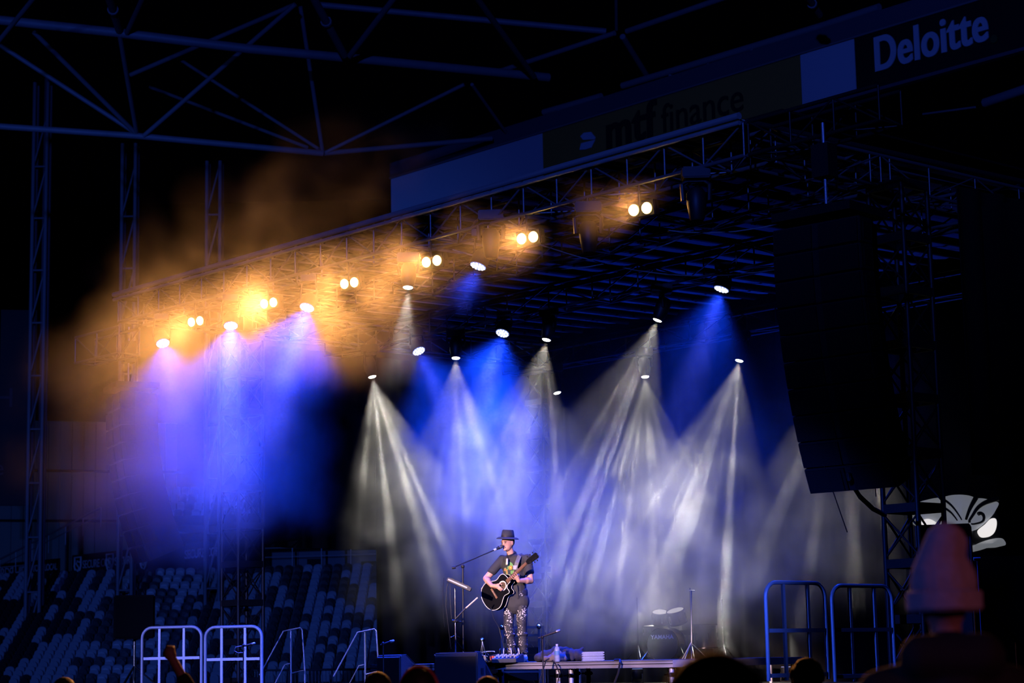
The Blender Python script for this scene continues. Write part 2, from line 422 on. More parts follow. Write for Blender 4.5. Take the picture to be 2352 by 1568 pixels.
lettering('YOUR LOCAL', .52, text_blue, hb, Matrix.Translation((xx, -.01, .12)) @ RX, .01, spacing=.86)
lettering('HIRE EXPERTS', .52, text_blue, hb, Matrix.Translation((xx, -.01, -.48)) @ RX, .01, spacing=.86)
# far left wall: pale ribbed cladding, pipes, stair rail, tall dark screen
wl = empty('wall_left', atY(130, 1290, 128), .35); tag(wl, kind='structure')
clad = mat('pale_cladding', (.32, .36, .30), .8, 0, .15, 1)
for i in range(20): slab('cladding_panel', (-7 + i * .75, 0 if i % 2 else .05, 4.2), (.72, .12, 9.6), clad, wl)
slab('cladding_band', (0, -.1, 2.6), (16, .2, .16), dk, wl)
slab('cladding_band', (2, -.1, 5.8), (12, .2, .16), dk, wl)
for i, (px, r, y0, y1) in enumerate(((91, 6, 180, 1225), (62, 4, 1160, 1225))):
    a = atY(px - 1, y1, 118); a.z = 0; b_ = V((a.x, a.y, atY(px, y0, 118).z))
    o = bar('drain_pipe', a, b_, r * 118 / FPX, mat('pipe_paint', (.20, .23, .28), .5, 0, .1)); tag(o, ('tall' if i == 0 else 'short') + ' round pipe column against the pale wall at left', 'pipe')
sr = empty('stair_handrail', atY(0, 1284, 112), 0, 'sloping stair handrail below the pale wall at left', 'handrail')
A, B = V((0, 0, 0)), atY(232, 1166, 104) - atY(0, 1284, 112)
bar('rail', A, B, .05, steel, sr, 6); bar('lower_rail', A - V((0, 0, .35)), B - V((0, 0, .35)), .03, steel, sr, 6)
for i in range(7): q = A.lerp(B, i / 6); bar('post', q - V((0, 0, 1.0)), q, .03, steel, sr, 6)
scn = empty('tall_screen', atY(40, 935, 108), .2, 'tall black board with cut-off letters at the far left edge', 'sign')
slab('panel', (0, 0, 0), (82 * 108 / FPX, .3, 455 * 108 / FPX), board_m, scn)
sgm = mat('faint_lettering', (.06, .07, .10), .6, 0, .05)
lettering('H', 1.5, sgm, scn, Matrix.Translation((-1.25, -.18, .0)) @ RX); lettering('e', 1.2, sgm, scn, Matrix.Translation((-1.2, -.18, -3.7)) @ RX)

# --- lattice masts behind the stage
for i, (xa, xb, yt) in enumerate(((62, 93, 190), (272, 303, 330), (472, 503, 370))):
    Y = 96; q = atY(xa, 1200, Y); w_ = (xb - xa) * Y / FPX; top = atY(xa, yt, Y).z - q.z
    t = empty('lattice_mast', V((q.x, q.y, 0)), 0, ('leftmost', 'middle', 'rightmost')[i] + ' of three slim lattice masts rising behind the stage', 'mast', 'lattice masts')
    zt = top + q.z
    for xx in (0, w_):
        for yy in (0, w_): bar('leg', (xx, yy, 0), (xx, yy, zt), .10, dark_steel, t, 6)
    n = int(zt / 2.6)
    for k in range(n):
        z0 = k * 2.6; bar('brace', (0, 0, z0), (w_, 0, z0 + 2.6), .05, dark_steel, t, 6); bar('strut', (0, 0, z0), (w_, 0, z0), .05, dark_steel, t, 6)

# --- roof tubes overhead
TUBES = [  # (name, label, points(px,py,Y), thickness px)
 ('roof_chord', 'thick upper chord crossing the dark roof from the left', [(-60, 40, 66), (260, 74, 66), (570, 112, 67), (800, 133, 68), (1260, 178, 72)], 22),
 ('roof_chord', 'lower chord of the roof truss meeting the braces at two nodes', [(-60, 286, 72), (315, 312, 72), (742, 352, 74)], 15),
 ('roof_chord', 'pale horizontal tube running right from the second lower node', [(745, 352, 74), (1130, 318, 76)], 12),
 ('roof_chord', 'upper right tube running level under the roof', [(722, 10, 70), (1392, 72, 70)], 15),
 ('roof_brace', 'leftmost brace falling from the edge to the first lower node', [(0, 104, 71), (312, 306, 72)], 11),
 ('roof_brace', 'steep thin brace from the upper chord to the first node', [(78, 74, 67), (312, 306, 72)], 11),
 ('roof_brace', 'thick bolted brace coming down from the top near the left', [(246, -20, 62), (275, 72, 66)], 20),
 ('roof_brace', 'upright tube between the chords above the first node', [(275, 80, 66), (314, 306, 72)], 11),
 ('roof_brace', 'short brace leaning right above the left of the upper chord', [(336, -20, 62), (292, 76, 66)], 14),
 ('roof_brace', 'long brace rising right from the first lower node', [(330, 312, 72), (678, 10, 68)], 11),
 ('roof_brace', 'short brace crossing the top left corner', [(-10, 104, 64), (86, -14, 60)], 12),
 ('roof_brace', 'dim brace rising towards the top behind the long one', [(300, 172, 80), (674, 12, 76)], 11),
 ('roof_brace', 'upper of two dim braces falling to the second node', [(415, 138, 80), (732, 342, 76)], 8),
 ('roof_brace', 'lower of two dim braces falling to the second node', [(345, 200, 84), (705, 338, 77)], 8),
 ('roof_brace', 'upright tube dropping to the second lower node', [(690, 16, 70), (741, 348, 74)], 10),
 ('roof_brace', 'thick bolted brace coming down from the top centre left', [(714, -16, 62), (790, 126, 67)], 20),
 ('roof_brace', 'brace leaning right above the middle of the upper chord', [(918, -20, 62), (804, 128, 67)], 15),
 ('roof_brace', 'long brace coming down from the top centre to the chord', [(1088, -14, 62), (1226, 176, 71)], 15),
 ('roof_brace', 'brace rising right from the second lower node', [(748, 350, 74), (1066, 194, 72)], 9),
 ('roof_brace', 'short falling brace right of the chord end', [(1084, 194, 72), (1162, 304, 76)], 8),
 ('roof_brace', 'right brace climbing from the node to the top edge', [(1440, 72, 68), (1672, -8, 64)], 14),
 ('roof_brace', 'brace running down left from the right node', [(1412, 76, 68), (1140, 166, 72)], 12),
 ('roof_brace', 'upright above the right node', [(1415, -10, 66), (1416, 68, 68)], 8),
 ('roof_brace', 'brace falling right from the right node to the sign band', [(1430, 84, 68), (1502, 200, 72)], 14),
 ('roof_brace', 'dark brace at the top right above the sign band', [(1852, -12, 58), (1882, 34, 60)], 18),
]
for nm_, lab, pts, th in TUBES:
    P = [atY(*p) for p in pts]; mY = sum(p[2] for p in pts) / len(pts)
    b = MB(); b.tube(P, th * mY / FPX / 2, 10)
    if th >= 18 and nm_ == 'roof_brace':
        c_ = P[0].lerp(P[1], .45); dd = (P[1] - P[0]).normalized() * .06; b.tube([c_ - dd, c_ + dd], th * mY / FPX * .68, 10)
    tag(b.build(nm_, dark_steel, smooth=True), lab, 'roof tube', 'tubes of the stadium roof')

# --- sign band along the roof edge
HZ = EYE + 20
fa, fb = atZ(1000, 372, HZ), atZ(2420, -62, HZ)
fa = atZ(900, 402, HZ)
Df = (fb - fa); Lf = Df.length; Df.normalize(); Nf = V((-Df.y, Df.x, 0))
fz = empty('sign_band', fa, math.atan2(Df.y, Df.x), 'long fascia along the roof edge behind the stage', 'fascia')
FI = Matrix.Translation(fa) @ Matrix((Df, Nf, V((0, 0, 1)))).transposed().to_4x4(); FII = FI.inverted()
def fpos(px, py):
    r = ray(px, py); p = CAM + r * ((fa - CAM).dot(Nf) / r.dot(Nf)); q = FII @ p; return q.x, q.z
bot = fpos(1970, 213)[1]; 
slab('top_rail', (Lf / 2, .15, .18), (Lf, .5, .62), mat('fascia_rail', (.12, .13, .16), .6, .1, .1, 1), fz)
slab('edge_trim', (Lf / 2, -.12, -.16), (Lf, .05, .06), steel, fz)
slab('bottom_rail', (Lf / 2, .1, bot - .06), (Lf, .25, .12), mat('fascia_rail', (.12, .13, .16)), fz)
xs = [0] + [fpos(px, py)[0] for px, py in ((1249, 340), (1842, 170), (1967, 150))] + [Lf]
pm = [mat('white_sign_panel', (.75, .78, .82), .6, 0, .1, .4), mat('amber_sign_panel', (.5, .27, .05), .7, 0, .1, .4), mat('white_sign_panel', (.5, .5, .5)), mat('black_sign_panel', (.006, .007, .009), .7, 0, .1, .4)]
for i in range(4):
    slab('sign_panel', ((xs[i] + xs[i + 1]) / 2, 0, bot / 2 - .06), (xs[i + 1] - xs[i] - .02, .12, -bot - .1), pm[i], fz)
sign_txt = mat('sign_lettering', (.8, .82, .85), .6, 0, .03)
dk_txt = mat('dark_sign_lettering', (.02, .018, .016), .7, 0, .05)
x0, z0 = fpos(2012, 160); x1, z1 = fpos(2276, 92)
t = lettering('Deloitte', 1, sign_txt, fz, Matrix(), .014, .02, 1.06, fat=.022)
wt = max(v.co.x for v in t.data.vertices)
t.matrix_basis = Matrix.Translation((x0, -.1, fpos(2012, 166)[1])) @ RX @ Matrix.Diagonal(((x1 - x0) / wt, 1.62, 1, 1))
dx, dz = fpos(2288, 84)
gd = mat('green_dot', (.02, .10, .03), .5, 0, .05)
o = MB().tube([(dx, -.08, dz - .1), (dx, -.14, dz - .1)], .13, 16).build('green_dot', gd, fz)
x0, z0 = fpos(1396, 343); x1, _ = fpos(1515, 300)
t = lettering('mtf', 1, dk_txt, fz, Matrix(), .014, .02, 1.06, fat=.022); wt = max(v.co.x for v in t.data.vertices)
t.matrix_basis = Matrix.Translation((x0, -.1, z0)) @ RX @ Matrix.Diagonal(((x1 - x0) / wt, 1.9, 1, 1))
x0, z1 = fpos(1524, 302); x1, _ = fpos(1712, 250)
t = lettering('finance', 1, dk_txt, fz, Matrix(), .0, .02, 1.0); wt = max(v.co.x for v in t.data.vertices)
t.matrix_basis = Matrix.Translation((x0, -.1, z0)) @ RX @ Matrix.Diagonal(((x1 - x0) / wt, 1.5, 1, 1))
b = MB()
for poly in (((1344, 322), (1338, 314), (1346, 306), (1362, 304), (1372, 316), (1370, 321)), ((1336, 345), (1340, 330), (1371, 322), (1362, 340), (1350, 344))):
    pts = [fpos(*p) for p in poly]; Mx = Matrix.Translation((0, -.08, 0)) @ RX
    b.prism(pts, 0, .04, Mx)
b.build('arrow_logo', mat('logo_blue_white', (.75, .82, .9), .6, 0, .05), fz)
# pipe with brackets running above the band
pts = [atZ(x, y, HZ + .75) for x, y in ((1249, 258), (1381, 221), (1430, 197), (1886, 60), (2020, 16))]
tp = empty('band_pipe', pts[0], 0, 'long blue-lit pipe on brackets above the sign band', 'pipe')
for a, b_ in ((0, 1), (2, 3), (3, 4)): bar('pipe', pts[a] - pts[0], pts[b_] - pts[0], .13, dark_steel, tp)
for px, py in ((1285, 248), (1540, 165), (1628, 139), (1728, 108), (1828, 78), (1925, 48)):
    a = atZ(px, py, HZ + .75) - pts[0]; bar('bracket', a, a - V((0, 0, .75)), .09, dark_steel, tp, 6)
# stray steel below the sign band at the right edge
for i, (q, th, lab) in enumerate(((((2262, 236, 60), (2380, 196, 58)), 22, 'thick pipe stub under the sign band at the right edge'), (((2074, 196, 70), (2078, 262, 70)), 4, 'thin hanger rod under the black sign panel'), (((2120, 262, 62), (2240, 246, 60)), 5, 'thin slanting strut at the upper right under the sign'))):
    P = [atY(*z) for z in q]; o = bar('roof_strut', P[0], P[1], th * 62 / FPX / 2, dark_steel); tag(o, lab, 'strut')

# ================================================================== THE STAGE
ZS = 1.15                                    # main stage floor
ZD = 1.60                                    # riser deck
S0, S1 = -2.4, 12.0
def sempty(name, s, d, z, label, cat, group=None, rz=0): return empty(name, S(s, d, z), ANG + rz, label, cat, group)
st = sempty('stage_platform', 0, 0, 0, 'wide black stage platform under the roof', 'stage')
slab('deck', (4.8, 4.3, ZS - .06), (16.2, 11.2, .12), floor_m, st)
slab('skirt', (4.8, -1.28, ZS / 2 - .07), (16.2, .03, ZS - .14), drape_m, st)
slab('skirt', (12.88, 4.3, ZS / 2 - .07), (.03, 11.1, ZS - .14), drape_m, st)
# riser decks: aluminium framed
def deck(s0, s1, d0, d1, lab):
    t = sempty('riser_deck', s0, d0, ZS, lab, 'riser', 'aluminium riser decks'); L, D = s1 - s0, d1 - d0; h = ZD - ZS
    slab('top_board', (L / 2, D / 2, h - .01), (L - .06, D - .06, .02), floor_m, t)
    for c, sz in (((L / 2, .02, 0), (L, .04)), ((L / 2, D - .02, 0), (L, .04)), ((.02, D / 2, 0), (.04, D - .08)), ((L - .02, D / 2, 0), (.04, D - .08))):
        fr = slab('frame_rail', (c[0], c[1], h - .045), (*sz, .085), alu, t)
    slab('groove', (L / 2, -.001, h - .045), (L, .006, .008), blackmetal, t)
    slab('groove', (L / 2, -.001, h - .012), (L, .006, .006), blackmetal, t)
    for x in (.12, L - .12):
        for y in (.1, D - .1):
            lg = bar('leg', (x, y, 0), (x, y, h - .09), .03, alu, t, 10)
            b = MB().tube([(x, y, h - .2), (x, y, h - .15)], .05, 8); b.box((x + .06, y - .03, h - .175), (.1, .02, .02)); b.box((x, y - .07, h - .175), (.02, .1, .02)); b.build('leg_clamp', chrome, t)
    return t
s_r = loc(atD(1545, 1513, -.1))[0]
DECK_R = s_r
deck(s_r - 2.0, s_r, -.1, 2.3, 'rightmost riser deck with a bright aluminium edge beside the folded towels')
deck(s_r - 4.0, s_r - 2.0, -.1, 2.3, 'riser deck under the guitarist and the mixer')
deck(s_r - 5.9, s_r - 4.0, -.1, 2.3, 'left riser deck behind the floor monitors')
# drum riser at the back
DR = atY(1530, 1512, 34.8); dr_s, dr_d, _ = loc(DR)
t = sempty('drum_riser', dr_s - 1.1, dr_d - 1.0, ZS, 'low black riser under the drum kit at the back', 'riser')
slab('top_board', (1.2, 1.1, .36), (2.6, 2.4, .06), floor_m, t)
for x in (0, 2.4):
    for y in (0, 2.2): bar('leg', (x, y, 0), (x, y, .34), .03, alu, t)
slab('front_rail', (1.2, -.09, .35), (2.6, .03, .09), alu, t)

# --- trusses
def box_truss(t, a, b, axis, w, h, bay, r=.026, rb=.014, m=truss_m):
    """a,b ends in thing space along x or y; lower near corner at a; w sideways, h up"""
    a, b = V(a), V(b); L = (b - a).length; dirv = (b - a).normalized(); side = V((-dirv.y, dirv.x, 0)) * w; up = V((0, 0, h))
    for o_ in (V((0, 0, 0)), side, up, side + up): bar('chord', a + o_, b + o_, r, m, t)
    n = max(1, round(L / bay))
    for k in range(n + 1):
        p = a + dirv * (L * k / n)
        bar('post', p, p + up, rb, m, t, 6); bar('post', p + side, p + side + up, rb, m, t, 6); bar('strut', p, p + side, rb, m, t, 6)
        if k < n:
            q = a + dirv * (L * (k + 1) / n)
            if k % 2: bar('brace', p, q + up, rb, m, t, 6); bar('brace', p + side, q + side + up, rb, m, t, 6); bar('brace', p + side, q, rb, m, t, 6)
            else: bar('brace', p + up, q, rb, m, t, 6); bar('brace', p + side + up, q + side, rb, m, t, 6); bar('brace', p, q + side, rb, m, t, 6)
ZT = 7.48
tf = sempty('front_truss', 0, 0, 0, 'long box truss along the front edge of the stage roof', 'truss')
box_truss(tf, (S0, -.02, ZT), (S1, -.02, ZT), 'x', .5, .40, .66)
for z, r in ((7.955, .045), (7.87, .03)):      # pale keder rail capping the edge
    bar('edge_tube', (S0 - .05, -.08, z), (S1, -.08, z), r, mat('edge_tube_aluminium', (.42, .40, .39), .45, .5, .35, 3), tf)
# stub of the side truss at the far left end
for d_, lab in ((2.35, 'roof truss spanning between the two front towers'), (4.35, 'middle lighting truss carrying white and blue heads'), (8.75, 'rear lighting truss carrying the low white heads')):
    t = sempty('roof_truss', 0, 0, 0, lab, 'truss', 'cross trusses of the stage roof')
    box_truss(t, (S0, d_, ZT - (.0 if d_ < 3 else .22)), (S1, d_, ZT - (.0 if d_ < 3 else .22)), 'x', .4, .40, 1.0, .024, .012)
for s_, lab in ((S0 - .02, 'side truss of the stage roof on the far left'), (S1 - .4, 'side truss of the stage roof on the near right')):
    t = sempty('side_truss', 0, 0, 0, lab, 'truss', 'side trusses of the stage roof')
    box_truss(t, (s_ + .4, .55, ZT), (s_ + .4, 9.6, ZT), 'y', .4, .40, 1.0, .024, .012)
t = sempty('outrigger_truss', 0, 0, 0, 'short truss arm holding the far loudspeaker array at left', 'truss')
box_truss(t, (S0 - 1.5, .0, 6.95), (S0, .0, 6.95), 'x', .4, .46, .75)
t = sempty('outrigger_truss', 0, 0, 0, 'short truss arm holding the near loudspeaker array at right', 'truss')
box_truss(t, (S1 + .06, .0, ZT), (S1 + 2.0, .0, ZT), 'x', .4, .40, .75, m=blackmetal)
# roof skin: rafters and fabric strips between them
rf = sempty('stage_roof', 0, 0, 0, 'pale fabric roof skin on dark rafters over the stage', 'roof')
rafter_m = mat('rafter_dark', (.02, .02, .022), .6, .2, .2, 4)
nst = 22; ws = (S1 - S0) / nst
for i in range(nst + 1):
    bar('rafter', (S0 + ws * i, 0.05, 7.90), (S0 + ws * i, 9.7, 8.04), .04, rafter_m, rf, 6)
for i in range(nst):
    x0, x1 = S0 + ws * i + .12, S0 + ws * (i + 1) - .12
    b = MB(); n = 6; vs = []
    for k in range(n + 1):
        dd = .08 + 9.6 * k / n
        for (x, sag) in ((x0, 0), ((x0 + x1) / 2, -.03), (x1, 0)): vs.append(V((x, dd, 7.955 + .14 * k / n + sag)))
        for (x, sag) in ((x1, .012), ((x0 + x1) / 2, -.018), (x0, .012)): vs.append(V((x, dd, 7.955 + .14 * k / n + sag)))
    fs = []
    for k in range(n):
        for q in range(6): l = (q + 1) % 6; fs.append((k * 6 + q, k * 6 + l, (k + 1) * 6 + l, (k + 1) * 6 + q))
    fs += [tuple(range(6)), tuple(n * 6 + q for q in range(6))]
    b.add(vs, fs); b.build('fabric_strip', fabric_m, rf)
# purlins across
for d_ in (1.2, 2.9, 5.6, 7.4): bar('purlin', (S0, d_, 7.93), (S1, d_, 7.93), .03, rafter_m, rf, 6)
# flat dark roof cover so that nothing shines through from above
slab('rain_cover', (4.8, 5.2, 8.16), (14.4, 9.0, .03), drape_m, rf)
# --- towers
def tower(s, d, zt, lab):
    t = sempty('roof_tower', s, d, 0, lab, 'tower', 'lattice towers carrying the stage roof'); h = .26
    cs = [V((-h, -h, 0)), V((h, -h, 0)), V((h, h, 0)), V((-h, h, 0))]
    for c in cs: bar('leg', c, c + V((0, 0, zt)), .032, blackmetal, t)
    n = 11; bz = zt / n
    for k in range(n):
        z0, z1 = k * bz, (k + 1) * bz
        for i in range(4):
            a, b = cs[i], cs[(i + 1) % 4]
            bar('brace', a + V((0, 0, z0 + .08)), b + V((0, 0, z1 - .08)), .014, blackmetal, t, 6)
            bar('brace', b + V((0, 0, z0 + .08)), a + V((0, 0, z1 - .08)), .014, blackmetal, t, 6)
            slab('collar', (a + b) / 2 + V((0, 0, z1)), (.56 if i % 2 == 0 else .05, .05 if i % 2 == 0 else .56, .11), blackmetal, t)
    slab('base', (0, 0, .05), (1.0, 1.0, .1), blackmetal, t)
tower(S0 - .1, 2.6, 7.45, 'far left roof tower rising in front of the seats')
tower(S1 + .1, 2.75, 7.45, 'near right roof tower with crossed braces against the smoke')
tower(S0 - .1, 9.9, 7.45, 'rear left roof tower behind the side drape')
tower(S1 + .1, 9.9, 7.45, 'rear right roof tower behind the side drape')
# --- drapes
def drape(name, a, b, z0, z1, lab, fold=.05):
    a, b = V((*a, 0)), V((*b, 0)); L = (b - a).length; dv = (b - a).normalized(); nv = V((-dv.y, dv.x, 0)); n = int(L / .09); vs = []
    for th in (0, .02):
        for k in range(n + 1):
            p = a + dv * (L * k / n) + nv * (fold * math.sin(k * 1.1) + .4 * fold * math.sin(k * .37) + th)
            vs += [p + V((0, 0, z0)), p + V((0, 0, z1))]
    m_ = 2 * (n + 1); fs = []
    for k in range(n):
        i = 2 * k; fs += [(i, i + 2, i + 3, i + 1), (m_ + i, m_ + i + 1, m_ + i + 3, m_ + i + 2), (i, m_ + i, m_ + i + 2, i + 2), (i + 1, i + 3, m_ + i + 3, m_ + i + 1)]
    fs += [(0, 1, m_ + 1, m_), (2 * n, m_ + 2 * n, m_ + 2 * n + 1, 2 * n + 1)]
    bb = MB().add(vs, fs); o = bb.build(name, drape_m, smooth=True); o.location = S(0, 0, 0); o.rotation_euler = (0, 0, ANG); return tag(o, lab, 'drape')
drape('back_drape', (S0 - .1, 9.75), (6.6, 9.75), ZS, 7.5, 'black drape closing the back of the stage')
drape('side_drape', (S0 - .3, 3.1), (S0 - .3, 5.75), 3.72, 7.4, 'raised black drape on the far left side beside the tower')
drape('side_drape', (S0 - .3, 5.75), (S0 - .3, 9.7), ZS, 7.4, 'floor-length black drape on the far left side of the stage')
drape('side_drape', (S1 + .3, 3.75), (S1 + .3, 9.7), 3.85, 7.6, 'raised black drape on the near right side of the stage')
drape('wing_drape', (S1 + 1.6, 2.4), (S1 + 5.5, 3.4), 4.0, 6.9, 'large black cloth filling the dark upper right')

# --- loudspeaker arrays
def line_array(name, lab, s, d, ztop, n, tilt0, dtilt, w=1.15, hgt=.31, dep=.62, rz=0):
    """boxes hung one under another, curving: front faces -d"""
    t = empty(name, S(s, d, 0), ANG + rz, lab, 'loudspeaker array')
    p = V((0, 0, ztop)); til = tilt0
    slab('fly_frame', p + V((0, .3, .12)), (w * .9, dep * 1.1, .10), blackmetal, t)
    bar('chain', p + V((0, .25, .15)), p + V((0, .25, 1.2)), .02, steel, t, 6)
    slab('hoist', p + V((0, .25, .75)), (.22, .2, .38), blackmetal, t)
    for k in range(n):
        R = Matrix.Rotation(til, 4, 'X'); Mx = Matrix.Translation(p) @ R
        b = MB(); hw = w / 2; x1 = hw * .62
        # trapezoid plan: wide at the front, narrower to the rear
        b.prism([(-hw, 0), (hw, 0), (hw, dep * .35), (x1, dep), (-x1, dep), (-hw, dep * .35)], -hgt + .012, 0, Mx)
        c = b.build('cabinet', blk, t, bevel=.01)
        for sx in (-1, 1): MB().box(Mx @ V((sx * hw * .52, -.012, -hgt / 2)), (hw * .88, .02, hgt * .86), R.to_3x3()).build('grille', grille_m, c)
        for sx in (-1, 1): MB().box(Mx @ V((sx * (hw + .004), dep * .18, -hgt / 2)), (.015, dep * .2, hgt * .6), R.to_3x3()).build('side_bracket', blackmetal, c)
        l = MB().box(Mx @ V((x1 * .9, dep * .85, -hgt / 2)), (.04, .12, .05), R.to_3x3()); l.build('rear_link', steel, c)
        p = p + R.to_3x3() @ V((0, 0, -hgt)); til += dtilt
    return t, p
PR = atY(1872, 512, 21.9); ps, pd, pz = loc(PR)
rarr, rend = line_array('line_array', 'big black curved loudspeaker array hanging at right in front of the smoke', ps, pd, pz, 10, -.02, .045, 1.15, .305, .72, rz=.12)
PL = atY(262, 905, 34.6); ls, ld, lz = loc(PL)
line_array('line_array', 'distant dark loudspeaker array hanging at the far left under the orange smoke', ls, ld, lz, 10, -.02, .045, 1.05, .30, .7, rz=-.3)
for i, (pts, r, lab) in enumerate((([(1946, 1086, 22.2), (1950, 1100, 22.2), (1975, 1140, 22.6), (2005, 1168, 23.4), (2032, 1182, 24.4)], .028, 'thick black cable drooping from the near array to the tower'), ([(1893, 1070, 22.1), (1946, 1222, 22.4)], .006, 'thin tie wire slanting below the near array'), ([(2004, 1035, 22.2), (2012, 1140, 22.3)], .006, 'thin wire hanging beside the near array'))):
    o = MB().tube([atY(*q) for q in pts], r, 6).build('cable', rubber); tag(o, lab, 'cable')

# ================================================================== LIGHT FIXTURES
def aim(p, ix, iy, c):
    tc = (CAM - p).normalized(); im = (Rv * ix - Uv * iy).normalized(); im = (im - tc * im.dot(tc)).normalized()
    return tc * c + im * math.sqrt(1 - c * c)
def orient(dirv, p):
    """matrix with -Z along dirv, X kept level"""
    z = -dirv.normalized(); x = V((0, 0, 1)).cross(z); x = x.normalized() if x.length > 1e-3 else V((1, 0, 0)); y = z.cross(x)
    Mx = Matrix((x, y, z)).transposed().to_4x4(); Mx.translation = p; return Mx
ORD = ['first', 'second', 'third', 'fourth', 'fifth', 'sixth', 'seventh', 'eighth']
AMBER_W = 1150; BLUE_W = 3600; WHITE_W = 1950; UP_W = 420
# blinders: two amber lamps each, along the front truss
for i, (x, y) in enumerate(((448, 738), (616, 696), (801, 650), (990, 600), (1210, 546), (1469, 480))):
    p = atD(x, y, -.02); dv = (-N * .97 - V((0, 0, .16)) + U * .22).normalized()
    t = empty('blinder', p, 0, ORD[i] + ' amber twin-lamp blinder from the left on the front truss', 'stage light', 'amber blinders')
    Mx = orient(dv, V((0, 0, 0)))
    b = MB().box(Mx @ V((0, 0, .09)), (.40, .21, .12), Mx.to_3x3()); b.build('housing', blackmetal, t, bevel=.015)
    for k in (-1, 1):
        c = Mx @ V((k * .095, 0, .022))
        b = MB().lathe([(.082, .0), (.082, .025), (.07, .03)], Matrix.Translation(c) @ Mx.to_3x3().to_4x4(), 18); b.build('bezel', blackmetal, t)
        b = MB().ell(Mx @ V((k * .095, 0, .012)), (.072, .072, .03), Mx.to_3x3(), 18, 8); b.build('lamp', lamp_amber, t, smooth=True)
    bar('hook_clamp', V((0, 0, .05)), V((0, 0, ZT + .02 - p.z)), .015, blackmetal, t, 6)
    bar('yoke', Mx @ V((-.21, 0, .09)), Mx @ V((.21, 0, .09)), .012, blackmetal, t, 6)
    spot('blinder_light', p + dv * .09, dv, 150, AMBER_W, (1, .38, .095), 1.0, .12)
# LED wash heads
def wash(i, x, y, D, ix, c, pw, lab, ang=36, zt=None, on=True):
    p = atD(x, y, D); dv = aim(p, ix, 1, c)
    t = empty('wash_light', p, 0, lab, 'stage light', 'blue wash heads'); Mx = orient(dv, V((0, 0, 0)))
    R4 = Mx.to_3x3().to_4x4()
    b = MB().lathe([(.115, .005), (.125, .0), (.128, .05), (.12, .14), (.09, .22), (.05, .25)], R4, 22); b.build('head', blackmetal, t, smooth=True)
    b = MB().lathe([(.112, -.004), (.112, .004)], R4, 22); b.build('lens', lamp_blue, t)
    b = MB(); pts = [(0, 0)] + [(.045 * math.cos(a), .045 * math.sin(a)) for a in [k * math.pi / 3 for k in range(6)]] + [(.088 * math.cos(a), .088 * math.sin(a)) for a in [k * math.pi / 6 + .2 for k in range(12)]]
    for (u_, v_) in pts: b.lathe([(.015, -.012), (.017, -.003)], R4 @ Matrix.Translation((u_, v_, 0)), 8)
    o = b.build('led_array', led_dot, t); o['kind'] = 'stuff'
    up = V((0, 0, (zt or ZT - .22) - p.z)); sd = Mx.to_3x3() @ V((1, 0, 0)); ce_ = Mx @ V((0, 0, .12))
    top = ce_ + V((0, 0, min(.3, max(.12, up.z - .1))))
    b = MB().tube([ce_ - sd * .14, ce_ - sd * .15 + V((0, 0, .1)), top - sd * .12, top + sd * .12, ce_ + sd * .15 + V((0, 0, .1)), ce_ + sd * .14], .018, 6); b.build('yoke', blackmetal, t)
    b = MB().box(top + V((0, 0, .05)), (.24, .16, .10)); b.build('base', blackmetal, t, bevel=.01)
    if up.z > top.z + .1: bar('clamp', top + V((0, 0, .1)), V((top.x, top.y, up.z)), .02, blackmetal, t, 6)
    if pw: spot('wash_beam', p + dv * .05, dv, 90, pw, (.004, .045, 1), .3, .09, gobo=[(0, 0, 44, .5, .15), (0, 0, ang * .36, 1.2, .2)], core=(.055, .085, 1))
for i, (x, y, ix, c, pw) in enumerate(((374, 788, .22, .66, .7), (530, 748, .0, .6, 2.0), (705, 706, -.32, .55, 2.4), (1098, 611, -.35, .4, .8))):
    wash(i, x, y, -.02, ix, c, pw * BLUE_W, ORD[i] + ' blue wash head from the left under the front truss', zt=ZT)
for i, (x, y, ix, c, pw) in enumerate(((962, 806, .45, .55, 2.8), (1154, 765, -.3, .55, 3.0), (1657, 664, -.33, .35, 2.8), (1925, 605, -.1, .35, .8))):
    wash(i, x, y, 4.2, ix, c, pw * BLUE_W, ORD[i] + ' blue wash head from the left on the middle truss')
# white beam heads with a faceted prism: a soft fan plus hard rays
def beam(i, x, y, D, ix, c, pw, rays, lab, ang=64, base=.5):
    p = atD(x, y, D); dv = aim(p, ix, 1, c)
    t = empty('beam_light', p, 0, lab, 'stage light', 'white beam heads'); Mx = orient(dv, V((0, 0, 0))); R4 = Mx.to_3x3().to_4x4()
    b = MB().lathe([(.075, .0), (.085, .01), (.095, .08), (.11, .14), (.11, .3), (.08, .36)], R4, 20); b.build('head', blackmetal, t, smooth=True)
    b = MB().ell((0, 0, 0), (.07, .07, .02), R4.to_3x3(), 18, 6); b.build('lens', lamp_white, t, smooth=True)
    sd = Mx.to_3x3() @ V((1, 0, 0)); ce_ = Mx @ V((0, 0, .2)); zc = ZT - .22 - p.z; top = ce_ + V((0, 0, min(.32, max(.15, zc - ce_.z - .15))))
    b = MB().tube([ce_ - sd * .13, ce_ - sd * .15 + V((0, 0, .08)), top - sd * .15, top + sd * .15, ce_ + sd * .15 + V((0, 0, .08)), ce_ + sd * .13], .025, 6); b.build('yoke', blackmetal, t)
    b = MB().box(top + V((0, 0, .08)), (.32, .24, .14)); b.build('base', blackmetal, t, bevel=.015)
    if zc > top.z + .2: bar('clamp', top + V((0, 0, .15)), V((top.x, top.y, zc)), .022, blackmetal, t, 6)
    if pw:
        g = [(0, 0, ang / 2 * .84, base, .8)] + [(ax, ay, wd, st_) for ax, ay, wd, st_ in rays]
        spot('prism_beam', p + dv * .05, dv, ang, pw, (1, .95, .80), .35, .03, gobo=g)
